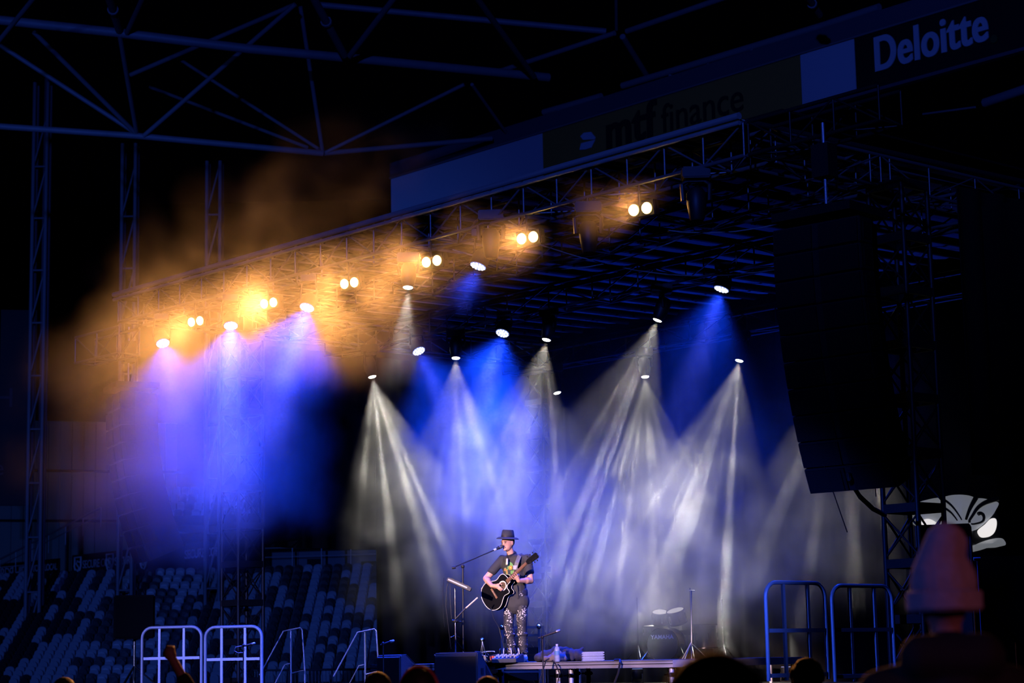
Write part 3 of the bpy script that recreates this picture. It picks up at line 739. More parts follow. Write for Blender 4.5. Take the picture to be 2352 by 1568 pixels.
def fan(seed, n, a0, a1, lo=5.0, hi=14.0, wd=2.0):
    r = random.Random(seed); return [(a0 + (a1 - a0) * (k + .5 + r.uniform(-.3, .3)) / n, r.uniform(-12, 12), wd * r.uniform(.7, 1.3), r.uniform(lo, hi)) for k in range(n)]
for i, (x, y, ix, c, pw, rays) in enumerate((
    (855, 865, .22, .3, .8, fan(1, 7, -18, 18)),
    (1047, 822, .0, .3, 1.0, fan(2, 6, -22, 22) + [(-1, 0, 1.6, 20)]),
    (1255, 780, -.22, .3, 1.0, fan(3, 6, -4, 22) + [(-24, 0, 1.8, 18), (-17, 4, 1.6, 16)]),
    (1510, 735, -.38, .2, 1.3, fan(4, 5, -2, 20) + [(-25, 0, 1.9, 26), (-18, 3, 1.8, 26), (2, 2, 1.5, 14)]))):
    beam(i, x, y, 4.25, ix, c, pw * WHITE_W, rays, ORD[i] + ' white beam head from the left on the middle truss')
for i, (x, y, ix, c, pw, rays) in enumerate((
    (1280, 902, .25, .3, 1.1, fan(5, 6, -22, 12) + [(20, 0, 1.6, 18)]),
    (1482, 865, .08, .3, 1.4, fan(6, 8, -26, 26)),
    (1698, 828, -.22, .3, 1.5, fan(7, 7, -26, 10) + [(15, 0, 1.7, 26), (-6, 0, 1.4, 14)]),
    (1945, 790, -.1, .45, .4, fan(8, 6, -24, 24)))):
    beam(i, x, y, 8.65, ix, c, pw * WHITE_W, rays, ORD[i] + ' white beam head from the left on the rear truss')
# blue uplights added before the back drape to fill the dark haze
for i, (s_, d_) in enumerate(((1.0, 8.9), (4.6, 8.9))):
    p = S(s_, d_, ZS); t = empty('added_uplight', p, ANG, ORD[i] + ' added blue floor uplight from the left before the back drape', 'stage light', 'added blue floor uplights')
    MB().lathe([(.07, .0), (.10, .04), (.11, .16), (.105, .18)], Matrix.Translation((0, 0, .08)), 18).build('head', blackmetal, t, smooth=True)
    MB().lathe([(.095, .262), (.095, .268)], None, 18).build('lens', lamp_blue, t); MB().tube([(-.13, 0, .18), (-.14, 0, .02), (.14, 0, .02), (.13, 0, .18)], .015, 6).build('yoke', blackmetal, t)
    spot('uplight_fill', p + V((0, 0, .33)), V((0, 0, 1)) - N * .25, 100, UP_W, (.004, .045, 1), .8, .09)
# one dim white head in the orange haze
beam(0, 937, 660, -.02, -.05, .35, .22 * WHITE_W, fan(9, 4, -10, 10), 'dim white head half lost in the orange smoke', 40)
# unlit heads and hoists hanging from the front truss
for i, (x, y, lab) in enumerate(((1352, 545, 'dark unlit moving head between the two brightest blinders'), (1128, 560, 'dark unlit moving head left of the blue wash head in the smoke'), (1600, 470, 'dark unlit moving head right of the last blinder'))):
    p = atD(x, y, -.02); t = empty('moving_head', p, 0, lab, 'stage light', 'unlit moving heads')
    MB().lathe([(.075, -.2), (.09, -.18), (.12, .0), (.12, .14), (.08, .2)], None, 18).build('head', blackmetal, t, smooth=True)
    MB().tube([(-.16, 0, .05), (-.17, 0, .25), (-.1, 0, .3), (.1, 0, .3), (.17, 0, .25), (.16, 0, .05)], .03, 6).build('yoke', blackmetal, t)
    MB().box((0, 0, .38), (.34, .26, .14)).build('base', blackmetal, t, bevel=.015)
    if ZT - p.z > .45: bar('clamp', (0, 0, .44), (0, 0, ZT - p.z), .025, blackmetal, t, 6)
# sagging cables under the roof
for i, (a, b_, lab) in enumerate((((7.6, .2, 7.3), (9.4, 4.3, 7.1), 'thin cable sagging from the front truss to the middle truss'), ((9.0, 0, 7.4), (11.5, 2.4, 7.3), 'thin cable slung near the last blinder'), ((6.2, .3, 7.35), (8.6, 2.4, 7.35), 'thin cable slung behind the fourth blinder'))):
    A, B = S(*a), S(*b_); pts = [A.lerp(B, k / 10) - V((0, 0, .35 * math.sin(math.pi * k / 10))) for k in range(11)]
    tag(MB().tube(pts, .008, 5).build('roof_cable', steel), lab, 'cable')


# ================================================================== HAZE: one drifting smoke volume, dense in clouds
def smoke(name, lab, lo, hi, vox, blobs, noise_scale, detail, thr, gain, base=None, aniso=.35, stretch=(1, 1, 1), dist=.8, col=.96):
    me = bpy.data.meshes.new(name); o = bpy.data.objects.new(name, me); COL.objects.link(o)
    o.location = P0; o.rotation_euler = (0, 0, ANG); tag(o, lab, 'smoke', kind='stuff')
    ng = bpy.data.node_groups.new(name, 'GeometryNodeTree'); ng.interface.new_socket('Geometry', in_out='OUTPUT', socket_type='NodeSocketGeometry')
    n = ng.nodes; L = ng.links
    def link(a, b): L.new(a, b)
    out = n.new('NodeGroupOutput'); vc = n.new('GeometryNodeVolumeCube'); sm = n.new('GeometryNodeSetMaterial')
    vc.inputs['Min'].default_value = lo; vc.inputs['Max'].default_value = hi
    for a, i in zip('XYZ', range(3)): vc.inputs['Resolution ' + a].default_value = max(2, int((hi[i] - lo[i]) / vox))
    pos = n.new('GeometryNodeInputPosition')
    st = n.new('ShaderNodeVectorMath'); st.operation = 'MULTIPLY'; st.inputs[1].default_value = stretch; link(pos.outputs[0], st.inputs[0])
    nz = n.new('ShaderNodeTexNoise'); nz.inputs['Scale'].default_value = noise_scale; nz.inputs['Detail'].default_value = detail; nz.inputs['Distortion'].default_value = dist
    nz.inputs['Roughness'].default_value = .62
    link(st.outputs[0], nz.inputs['Vector'])
    # blob edges are frayed by a second noise
    n2 = n.new('ShaderNodeTexNoise'); n2.inputs['Scale'].default_value = .8; n2.inputs['Detail'].default_value = 3; link(pos.outputs[0], n2.inputs['Vector'])
    w0 = n.new('ShaderNodeVectorMath'); w0.operation = 'SUBTRACT'; link(n2.outputs['Color'], w0.inputs[0]); w0.inputs[1].default_value = (.5, .5, .5)
    w1 = n.new('ShaderNodeVectorMath'); w1.operation = 'SCALE'; w1.inputs['Scale'].default_value = 2.2; link(w0.outputs[0], w1.inputs[0])
    wp = n.new('ShaderNodeVectorMath'); wp.operation = 'ADD'; link(pos.outputs[0], wp.inputs[0]); link(w1.outputs[0], wp.inputs[1])
    def math_(op, a, b):
        q = n.new('ShaderNodeMath'); q.operation = op
        for i, x_ in enumerate((a, b)):
            if isinstance(x_, (int, float)): q.inputs[i].default_value = x_
            else: link(x_, q.inputs[i])
        return q.outputs[0]
    acc = None; flat = None
    for (c, r, amp, sharp, *sf) in blobs:
        s1 = n.new('ShaderNodeVectorMath'); s1.operation = 'SUBTRACT'; link(wp.outputs[0], s1.inputs[0]); s1.inputs[1].default_value = c
        s2 = n.new('ShaderNodeVectorMath'); s2.operation = 'DIVIDE'; link(s1.outputs[0], s2.inputs[0]); s2.inputs[1].default_value = r
        ln = n.new('ShaderNodeVectorMath'); ln.operation = 'LENGTH'; link(s2.outputs[0], ln.inputs[0])
        mr = n.new('ShaderNodeMapRange'); mr.interpolation_type = 'SMOOTHSTEP'; mr.inputs['From Min'].default_value = 1.0; mr.inputs['From Max'].default_value = sharp
        mr.inputs['To Min'].default_value = 0; mr.inputs['To Max'].default_value = amp; link(ln.outputs['Value'], mr.inputs[0])
        if sf: flat = mr.outputs[0] if flat is None else math_('ADD', flat, mr.outputs[0])
        else: acc = mr.outputs[0] if acc is None else math_('ADD', acc, mr.outputs[0])
    mr = n.new('ShaderNodeMapRange'); mr.interpolation_type = 'SMOOTHSTEP'; mr.inputs['From Min'].default_value = thr[0]; mr.inputs['From Max'].default_value = thr[1]
    mr.inputs['To Min'].default_value = thr[2]; mr.inputs['To Max'].default_value = 1; link(nz.outputs['Fac'], mr.inputs[0])
    soft = n.new('ShaderNodeMapRange'); soft.inputs['From Min'].default_value = .3; soft.inputs['From Max'].default_value = .7; soft.inputs['To Min'].default_value = .12; soft.inputs['To Max'].default_value = .62; link(nz.outputs['Fac'], soft.inputs[0])
    d = math_('MULTIPLY', math_('ADD', math_('MULTIPLY', acc, mr.outputs[0]), math_('MULTIPLY', flat, soft.outputs[0])), gain)
    d = math_('SUBTRACT', d, .0008)
    link(d, vc.inputs['Density'])
    m = bpy.data.materials.new(name); m.use_nodes = True; t = m.node_tree; t.nodes.clear()
    mo = t.nodes.new('ShaderNodeOutputMaterial'); vs = t.nodes.new('ShaderNodeVolumeScatter'); at = t.nodes.new('ShaderNodeAttribute'); at.attribute_name = 'density'
    vs.inputs['Anisotropy'].default_value = aniso; vs.inputs['Color'].default_value = (col, col, col, 1)
    t.links.new(at.outputs['Fac'], vs.inputs['Density']); t.links.new(vs.outputs[0], mo.inputs['Volume'])
    sm.inputs['Material'].default_value = m; me.materials.append(m)
    link(vc.outputs[0], sm.inputs[0]); link(sm.outputs[0], out.inputs[0])
    o.modifiers.new('smoke', 'NODES').node_group = ng
    return o
BLOBS = [  # centre (s,d,z), radii, amount, inner edge
  ((4.5, 6.2, 5.0), (9.0, 5.0, 3.6), .15, .2, 1),                    # thin haze under the whole roof
  ((-2.6, -.5, 6.1), (1.5, 1.6, 1.7), .75, .1),                   # orange cloud round the left blinders
  ((.0, -.9, 6.2), (2.4, 1.9, 1.5), .7, .1, 1),
  ((2.8, -.9, 6.4), (2.6, 1.9, 1.4), .7, .1, 1),
  ((5.3, -.7, 6.5), (2.2, 1.5, 1.3), .75, .1),
  ((1.5, -.6, 7.9), (5.0, 1.4, 1.1), .2, .1),
  ((4.6, -.6, 8.6), (3.0, 1.3, .8), .22, .1),
  ((7.9, -.2, 6.95), (1.1, .9, .8), .4, .1, 1),  # puffs added round the last two blinders to make their orange glow
  ((10.0, -.3, 7.1), (1.0, .8, .7), .3, .1, 1),
  ((1.0, -1.0, 4.6), (3.8, 2.2, 1.6), .75, .1, 1),                  # blue cloud below the left wash heads
  ((-.2, 4.4, 4.4), (1.5, 1.5, 2.9), .75, .1),                      # white curtain on the left
  ((2.6, 4.2, 4.8), (2.0, 1.6, 2.2), .45, .1),
  ((4.8, 3.6, 3.4), (3.0, 2.0, 2.2), .45, .1, 1),                    # blue haze behind the guitarist
  ((2.4, 7.2, 3.9), (2.8, 2.4, 2.5), 1.0, .15),                     # white clouds at the right
  ((5.4, 6.4, 3.9), (3.2, 2.6, 2.6), 1.0, .15),
  ((8.4, 6.6, 4.4), (2.4, 2.2, 2.6), .55, .1),
  ((3.9, 6.4, 2.2), (2.6, 1.5, .9), .7, .1),
]
smoke('stage_smoke', 'drifting stage smoke lit amber, blue and white by the lamps', (-4.8, -3.6, 1.3), (13.0, 9.7, 10.2), .12, BLOBS, .95, 7, (.42, .62, .05), .34)

# ================================================================== PEOPLE
skin = mat('skin', (.50, .27, .19), .5, 0, .12, 14)
skin2 = mat('skin_crowd', (.42, .24, .18), .55, 0, .12, 14)
hair_m = mat('dark_hair', (.02, .015, .012), .6, 0, .3, 40, .5)
def finger(mb, pts, r): 
    for i in range(len(pts) - 1): mb.cap(pts[i], pts[i + 1], r * (1 - .12 * i), r * (1 - .12 * (i + 1)), 8)

def performer():
    root = empty('person', S(*[*loc(PERF_BASE)[:2], ZD + .002]), math.radians(-20), 'man in a small hat singing and playing a black guitar on the riser', 'person')
    b = MB()
    neck = V((-.035, .0, 1.42)); HC = V((-.07, -.07, 1.575)); RH = Matrix.Rotation(math.radians(-18), 3, 'Z') @ Matrix.Rotation(math.radians(8), 3, 'X')
    hp = lambda x, y, z: HC + RH @ V((x, y, z))
    b.cap((0, 0, .92), (0, .01, 1.12), .12, .115); b.cap((-.01, .01, 1.12), (-.02, .0, 1.29), .115, .12); b.v = [V((q.x, q.y * .72, q.z)) for q in b.v]; b.cap((-.13, .01, 1.34), (.11, .01, 1.34), .055, .055)
    b.cap(neck - V((0, 0, .06)), hp(0, .01, -.06), .056, .05)
    b.ell(HC, (.073, .092, .105), RH); b.ell(hp(0, -.025, -.06), (.058, .062, .058), RH)            # skull and jaw
    b.ell(hp(0, -.092, -.015), (.014, .018, .028), RH, 10, 6); b.ell(hp(0, -.078, .02), (.052, .02, .014), RH, 12, 6)   # nose, brow
    b.ell(hp(0, -.075, -.088), (.028, .022, .02), RH, 10, 6)                                        # chin
    for sx in (-1, 1): b.ell(hp(sx * .073, .01, -.01), (.012, .022, .034), RH, 8, 6)
    # arms
    RS, RE, RW = V((-.18, .0, 1.35)), V((-.385, -.07, 1.105)), GB + GA * .055 + GY * .085 + GN * .055
    LS, LE, LW = V((.17, .02, 1.35)), V((.225, -.03, 1.06)), V((.135, -.245, 1.055))
    for A_, B_, C_ in ((RS, RE, RW), (LS, LE, LW)):
        b.cap(A_, B_, .056, .045); b.cap(B_, B_.lerp(C_, .35), .046, .047); b.cap(B_.lerp(C_, .3), C_, .046, .029)
    # right hand over the sound hole
    PH = GB + GA * .12 + GY * .025 + GN * .05; b.cap(RW, PH, .027, .03); b.ell(PH, (.036, .024, .036), None, 10, 6)
    for k in range(4):
        o_ = PH + GA * (.026 - .014 * k) - GY * .02; finger(b, [o_, o_ + GA * .012 - GY * .034 + GN * .004, o_ + GA * .012 - GY * .058 - GN * .022], .0092)
    finger(b, [PH + GA * .02 + GY * .02, PH + GA * .055 + GY * .0 - GN * .004, PH + GA * .062 - GY * .025 - GN * .018], .0105)
    # left hand round the neck: palm behind, fingers over the strings
    gp = GB + GA * .40
    b.cap(LW, gp - GN * .03 - GY * .035, .028, .032); b.ell(gp - GN * .034 - GY * .02, (.034, .026, .04), None, 10, 6)
    for k in range(4):
        q = gp + GA * (.028 * (k - 1.5))
        finger(b, [q - GN * .035 - GY * .04, q + GN * .006 - GY * .043, q + GN * .028 - GY * .012, q + GN * .022 + GY * .008], .0095)
    finger(b, [gp - GN * .04 - GY * .01 - GA * .01, gp - GN * .036 + GY * .03, gp - GN * .014 + GY * .046], .011)
    # legs
    H1, K1, A1 = V((-.09, .01, .90)), V((-.10, -.015, .50)), V((-.065, .03, .10)); H2, K2, A2 = V((.085, .01, .90)), V((.10, -.05, .50)), V((.115, -.045, .10))
    for h_, k_, a_ in ((H1, K1, A1), (H2, K2, A2)): b.cap(h_, k_, .075, .052); b.cap(k_, a_, .05, .035); b.cap(a_, a_ - V((0, .12, .06)), .034, .03)
    remeshed('body', b, skin, root, .0075, 3)
    # face details
    ey = mat('eye_dark', (.03, .02, .02), .3, 0, .1); lip = mat('lips', (.30, .11, .10), .5, 0, .1)
    for sx in (-1, 1):
        MB().ell(hp(sx * .027, -.088, .0), (.014, .006, .006), RH, 10, 6).build('eye', ey, root, smooth=True)
        MB().ell(hp(sx * .028, -.091, .020), (.02, .006, .005), RH, 10, 6).build('eyebrow', hair_m, root, smooth=True)
    MB().ell(hp(0, -.09, -.058), (.026, .012, .014), RH, 12, 6).build('mouth', lip, root, smooth=True)
    MB().ell(hp(0, -.099, -.055), (.017, .006, .006), RH, 10, 6).build('teeth', mat('teeth', (.6, .58, .52), .4, 0, .05), root, smooth=True)
    MB().ell(hp(0, .035, .01), (.077, .07, .085), RH, 16, 8).build('hair', hair_m, root, smooth=True)
    # hat
    hat = mat('charcoal_felt', (.045, .045, .052), .85, 0, .2, 20, .2)
    HM = Matrix.Translation(hp(0, .008, .052)) @ (RH @ Matrix.Rotation(math.radians(-7), 3, 'X') @ Matrix.Rotation(math.radians(5), 3, 'Y')).to_4x4() @ Matrix.Diagonal((.92, 1.1, 1, 1))
    h = MB().lathe([(.082, -.01), (.088, .0), (.086, .05), (.078, .095), (.068, .112), (.045, .104), (.01, .096)], HM, 24).build('hat', hat, root, smooth=True)
    MB().lathe([(.08, .004), (.120, .000), (.148, -.012), (.152, -.005), (.125, .012), (.086, .016)], HM, 28, True).build('brim', hat, h, smooth=True)
    MB().lathe([(.0885, .008), (.0905, .01), (.0885, .036), (.086, .036)], HM, 24, True).build('hat_band', mat('hat_band', (.015, .015, .018), .6, 0, .1), h, smooth=True)
    # t-shirt, with a printed green and orange motif on the chest
    sm_ = mat('black_tshirt', (.022, .023, .028), .85, 0, .25, 9, .35)
    nt = sm_.node_tree; bs = nt.nodes['Principled BSDF']; base_l = bs.inputs['Base Color'].links[0].from_socket
    tc = nt.nodes.new('ShaderNodeTexCoord'); cur = base_l
    nz = nt.nodes.new('ShaderNodeTexNoise'); nz.inputs['Scale'].default_value = 22; nt.links.new(tc.outputs['Object'], nz.inputs['Vector'])
    for (c, r, colr, thr_) in (((-.045, -.14, 1.215), (.075, .2, .10), (.10, .26, .07, 1), .47), ((-.09, -.14, 1.17), (.05, .2, .08), (.35, .14, .06, 1), .55), ((-.02, -.14, 1.235), (.026, .2, .026), (.75, .16, .02, 1), .3), ((-.02, -.14, 1.235), (.012, .2, .012), (.6, .42, .1, 1), .0)):
        s1 = nt.nodes.new('ShaderNodeVectorMath'); s1.operation = 'SUBTRACT'; nt.links.new(tc.outputs['Object'], s1.inputs[0]); s1.inputs[1].default_value = c
        s2 = nt.nodes.new('ShaderNodeVectorMath'); s2.operation = 'DIVIDE'; nt.links.new(s1.outputs[0], s2.inputs[0]); s2.inputs[1].default_value = r
        l_ = nt.nodes.new('ShaderNodeVectorMath'); l_.operation = 'LENGTH'; nt.links.new(s2.outputs[0], l_.inputs[0])
        lt = nt.nodes.new('ShaderNodeMath'); lt.operation = 'LESS_THAN'; lt.inputs[1].default_value = 1; nt.links.new(l_.outputs['Value'], lt.inputs[0])
        gt = nt.nodes.new('ShaderNodeMath'); gt.operation = 'GREATER_THAN'; gt.inputs[1].default_value = thr_; nt.links.new(nz.outputs['Fac'], gt.inputs[0])
        mu = nt.nodes.new('ShaderNodeMath'); mu.operation = 'MULTIPLY'; nt.links.new(lt.outputs[0], mu.inputs[0]); nt.links.new(gt.outputs[0], mu.inputs[1])
        mx = nt.nodes.new('ShaderNodeMix'); mx.data_type = 'RGBA'; nt.links.new(mu.outputs[0], mx.inputs['Factor']); nt.links.new(cur, mx.inputs['A']); mx.inputs['B'].default_value = colr; cur = mx.outputs['Result']
    nt.links.new(cur, bs.inputs['Base Color'])
    c = MB(); c.cap((0, .0, .84), (0, .005, 1.10), .158, .15); c.cap((-.01, .005, 1.10), (-.015, .0, 1.25), .15, .158); c.cap((-.06, .0, 1.27), (.05, .0, 1.27), .13, .13); c.cap((-.005, 0, .78), (0, 0, .86), .155, .157); c.cap((-.045, 0, .79), (.045, 0, .79), .145, .145)
    c.v = [V((q.x, q.y * .80 + .002, q.z)) for q in c.v]; c.cap((-.125, .005, 1.345), (.11, .01, 1.345), .068, .068)
    c.cap((-.03, .01, 1.36), (-.035, .005, 1.405), .082, .068); c.cap((-.08, -.045, 1.345), (.04, -.045, 1.345), .062, .062); c.cap((-.035, -.05, 1.30), (-.035, -.03, 1.385), .07, .05)
    for A_, B_ in ((RS, RE), (LS, LE)): c.cap(A_, A_.lerp(B_, .58), .066, .064); c.ell(A_.lerp(B_, .60), (.068, .068, .05))
    for k in range(5): c.cap((-.12 + .05 * k, -.118, .84 + .03 * (k % 2)), (-.05 + .03 * k, -.122, 1.0), .012, .008)
    remeshed('tshirt', c, sm_, root, .010, 3)
    # paint splashed trousers
    tr = mat('splashed_denim', (.010, .011, .022), .7, 0, .3, 12, .3)
    nt = tr.node_tree; bs = nt.nodes['Principled BSDF']; base_l = bs.inputs['Base Color'].links[0].from_socket
    tc = nt.nodes.new('ShaderNodeTexCoord'); vo = nt.nodes.new('ShaderNodeTexVoronoi'); vo.inputs['Scale'].default_value = 46; nt.links.new(tc.outputs['Object'], vo.inputs['Vector'])
    nz = nt.nodes.new('ShaderNodeTexNoise'); nz.inputs['Scale'].default_value = 9; nt.links.new(tc.outputs['Object'], nz.inputs['Vector'])
    mr = nt.nodes.new('ShaderNodeMapRange'); mr.inputs['From Min'].default_value = .42; mr.inputs['From Max'].default_value = .75; mr.inputs['To Min'].default_value = .10; mr.inputs['To Max'].default_value = .62; nt.links.new(nz.outputs['Fac'], mr.inputs[0])
    lt = nt.nodes.new('ShaderNodeMath'); lt.operation = 'LESS_THAN'; nt.links.new(vo.outputs['Distance'], lt.inputs[0]); nt.links.new(mr.outputs[0], lt.inputs[1])
    mx = nt.nodes.new('ShaderNodeMix'); mx.data_type = 'RGBA'; nt.links.new(lt.outputs[0], mx.inputs['Factor']); nt.links.new(base_l, mx.inputs['A']); mx.inputs['B'].default_value = (.42, .40, .40, 1); nt.links.new(mx.outputs['Result'], bs.inputs['Base Color'])
    c = MB(); c.cap((-.05, .005, .88), (.05, .005, .88), .115, .115)
    for h_, k_, a_ in ((H1, K1, A1), (H2, K2, A2)): c.cap(h_, k_, .09, .07); c.cap(k_, a_ + V((0, 0, .0)), .07, .058); c.ell(a_ + V((0, -.01, .03)), (.066, .07, .03)); c.ell(k_.lerp(a_, .35), (.08, .08, .025)); c.ell(k_.lerp(a_, .7), (.071, .071, .022))
    remeshed('trousers', c, tr, root, .011, 3)
    sh = mat('white_trainer', (.55, .55, .58), .5, 0, .25, 25, .2); so_ = mat('trainer_sole', (.5, .5, .52), .6, 0, .1)
    for a_, yaw in ((A1, -.35), (A2, .45)):
        R = Matrix.Rotation(yaw, 3, 'Z'); q = lambda x, y, z: V((a_.x, a_.y, 0)) + R @ V((x, y, z))
        c = MB(); c.cap(q(0, .06, .055), q(0, -.09, .05), .045, .046); c.cap(q(0, -.09, .045), q(0, -.16, .038), .045, .034); c.cap(q(0, .04, .06), q(0, .03, .105), .045, .046)
        s_ = remeshed('shoe', c, sh, root, .009, 2)
        MB().prism([tuple((V((a_.x, a_.y, 0)) + R @ V((.05 * math.cos(k * math.pi / 8) * 1.0, -.05 + .155 * math.sin(k * math.pi / 8), 0))).xy) for k in range(16)], .0, .024).build('sole', so_, s_)
        MB().tube([q(-.03, -.07, .092), q(.03, -.085, .089), q(-.03, -.1, .084), q(.03, -.115, .078)], .005, 5).build('laces', mat('laces', (.7, .7, .7), .7, 0, .1), s_)
    # pendant necklace
    pn = MB().tube([(-.09, -.02, 1.445), (-.075, -.105, 1.40), (-.05, -.15, 1.36), (-.02, -.11, 1.40), (.03, -.02, 1.445)], .004, 6).build('necklace', rubber, root)
    MB().cap((-.05, -.162, 1.345), (-.05, -.168, 1.285), .013, .016, 10).build('pendant', mat('bone_carving', (.62, .55, .42), .4, 0, .1), pn, smooth=True)
    MB().tube([(-.21 + .0, -.24, .985), (-.205, -.225, .995)], .034, 12).build('wristband', mat('wrist_cord', (.1, .03, .03), .7, 0, .2), root)
    return root
# guitar frame, given in the man's own space
GB = V((-.22, -.205, .90)); GA = V((.78, -.20, .58)).normalized(); GN = V((-.08, -1, .16)); GN = (GN - GA * GN.dot(GA)).normalized(); GY = GN.cross(GA).normalized()
PERF_BASE = atY(1187, 1512, 26.75)
man = performer()
bpy.context.view_layer.update()
def guitar():
    g = tag(bpy.data.objects.new('acoustic_guitar', None), 'black cutaway acoustic guitar with pale edge binding in the man\'s hands', 'guitar'); COL.objects.link(g)
    g.matrix_world = man.matrix_world @ (Matrix((GA, GY, GN)).transposed().to_4x4()); g.location = man.matrix_world @ GB
    gl = mat('black_lacquer', (.006, .006, .008), .12, 0, .1, 5, coat=1); bind = mat('cream_binding', (.6, .56, .48), .4, 0, .05); wood = mat('rosewood', (.16, .08, .045), .45, 0, .2, 30); mah = mat('neck_wood', (.14, .07, .04), .4, 0, .2, 10)
    top = [(-.21, 0), (-.205, .06), (-.18, .125), (-.13, .175), (-.06, .198), (.0, .19), (.06, .155), (.11, .128), (.15, .124), (.20, .135), (.245, .13), (.275, .10), (.288, .05), (.29, .03)]
    low = [(.29, -.03), (.255, -.034), (.225, -.045), (.205, -.075), (.21, -.115), (.195, -.138), (.165, -.135), (.13, -.126), (.10, -.128), (.06, -.150), (.0, -.188), (-.06, -.198), (-.13, -.175), (-.18, -.125), (-.205, -.06)]
    out = smooth_poly(top + low)
    bd = MB().prism(out, -.10, 0).build('body', gl, g, bevel=.004)
    MB().tube([(x, y, .001) for x, y in out], .0045, 6, closed=True).build('binding', bind, bd); MB().tube([(x, y, -.10) for x, y in out], .004, 6, closed=True).build('binding', bind, bd)
    MB().lathe([(.048, .001), (.066, .001), (.066, .003), (.048, .003)], Matrix.Translation((.165, 0, 0)), 28, True).build('rosette', bind, bd)
    MB().tube([(.165, 0, .0012), (.165, 0, .0035)], .05, 24).build('sound_hole', mat('inside_wood', (.10, .06, .03), .7, 0, .2), bd)
    MB().box((0, 0, .007), (.028, .16, .012)).build('bridge', wood, bd, bevel=.002); MB().box((.003, 0, .015), (.003, .075, .006)).build('saddle', bind, bd)
    MB().prism([(.11, -.07), (.16, -.10), (.19, -.08), (.10, -.115), (.06, -.10), (.07, -.06)], .001, .003).build('pickguard', gl, bd)
    MB().prism([(.25, -.028), (.645, -.0215), (.645, .0215), (.25, .028)], .004, .011).build('fretboard', wood, g)
    nk = MB(); nk.tube([(.29, 0, -.004), (.40, 0, -.002), (.65, 0, 0)], [.026, .022, .02], 10); nk.build('neck', mah, g, smooth=True)
    fr = MB()
    for k in range(1, 15): x = .645 * 2 ** (-k / 12.); fr.box((x, 0, .0118), (.0022, .046, .0016))
    o = fr.build('frets', chrome, g); o['kind'] = 'stuff'
    HT = Matrix.Translation((.65, 0, .003)) @ Matrix.Rotation(.22, 4, 'Y')
    hd = MB().prism([(0, -.022), (.03, -.034), (.17, -.042), (.185, -.02), (.178, 0), (.185, .02), (.17, .042), (.03, .034), (0, .022)], -.008, .008, HT).build('headstock', gl, g)
    for k in range(3):
        for sy in (-1, 1):
            x = .05 + .045 * k; b = MB(); b.tube([HT @ V((x, sy * .03, .008)), HT @ V((x, sy * .03, .02))], .005, 8); b.tube([HT @ V((x, sy * .035, 0)), HT @ V((x, sy * .056, 0))], .004, 8); b.ell(HT @ V((x, sy * .064, 0)), (.009, .012, .006), None, 10, 6); b.build('tuner', chrome, hd)
    st_ = MB()
    for k in range(6): y = -.03 + .012 * k; st_.tube([(0, y, .016), (.645, y * .62, .0135)], .0007, 4)
    o = st_.build('strings', chrome, g); o['kind'] = 'stuff'
    MB().ell((-.215, 0, -.05), (.01, .01, .01)).build('strap_button', chrome, g)
    MB().box((-.12, .19, -.05), (.06, .03, .045)).build('preamp_panel', mat('grey_plastic', (.35, .35, .36), .4, 0, .1), g)
    return g
gt_ = guitar()
# strap: a woven band over the shoulder, and the jack lead
W_ = man.matrix_world
b = MB()
spine = [V((.30, -.315, 1.12)), V((.06, -.165, 1.20)), V((.085, -.155, 1.30)), V((.095, -.075, 1.392)), V((.095, .03, 1.408)), V((.05, .14, 1.32)), V((-.06, .19, 1.12)), V((-.2, .13, .93)), V((-.385, -.08, .80))]
spine = spine[1:]
vs = []; 
for i, p in enumerate(spine):
    t_ = (spine[min(i + 1, len(spine) - 1)] - spine[max(i - 1, 0)]).normalized(); out_ = V((p.x * .3, p.y, 0)).normalized(); sd = t_.cross(out_).normalized() * .026
    for e in (-1, 1):
        for th in (0, .004): vs.append(W_ @ (p + sd * e + out_ * th))
fs = []
for i in range(len(spine) - 1):
    a = 4 * i; c = a + 4; fs += [(a, a + 2, c + 2, c), (a + 1, c + 1, c + 3, a + 3), (a, c, c + 1, a + 1), (a + 2, a + 3, c + 3, c + 2)]
b.add(vs, fs + [(0, 1, 3, 2), tuple(4 * (len(spine) - 1) + k for k in (0, 2, 3, 1))])
so2 = tag(b.build('guitar_strap', mat('grey_webbing', (.12, .12, .14), .8, 0, .2, 40)), 'grey woven guitar strap over the man\'s left shoulder', 'strap')
MB().box((0, 0, 0), (.06, .012, .05)).build('buckle', mat('buckle_grey', (.3, .3, .34), .4, .3, .1), so2).location = W_ @ V((.065, -.163, 1.235))
q = [atY(1128, 1395, 26.5), atY(1134, 1420, 26.55), atY(1146, 1440, 26.6), atY(1152, 1465, 26.6), atY(1158, 1488, 26.5), S(*loc(atY(1172, 1508, 26.5))[:2], ZD + .01)]
tag(MB().tube(q, .005, 6).build('guitar_lead', rubber), 'thin black lead hanging from the guitar to the deck', 'cable')

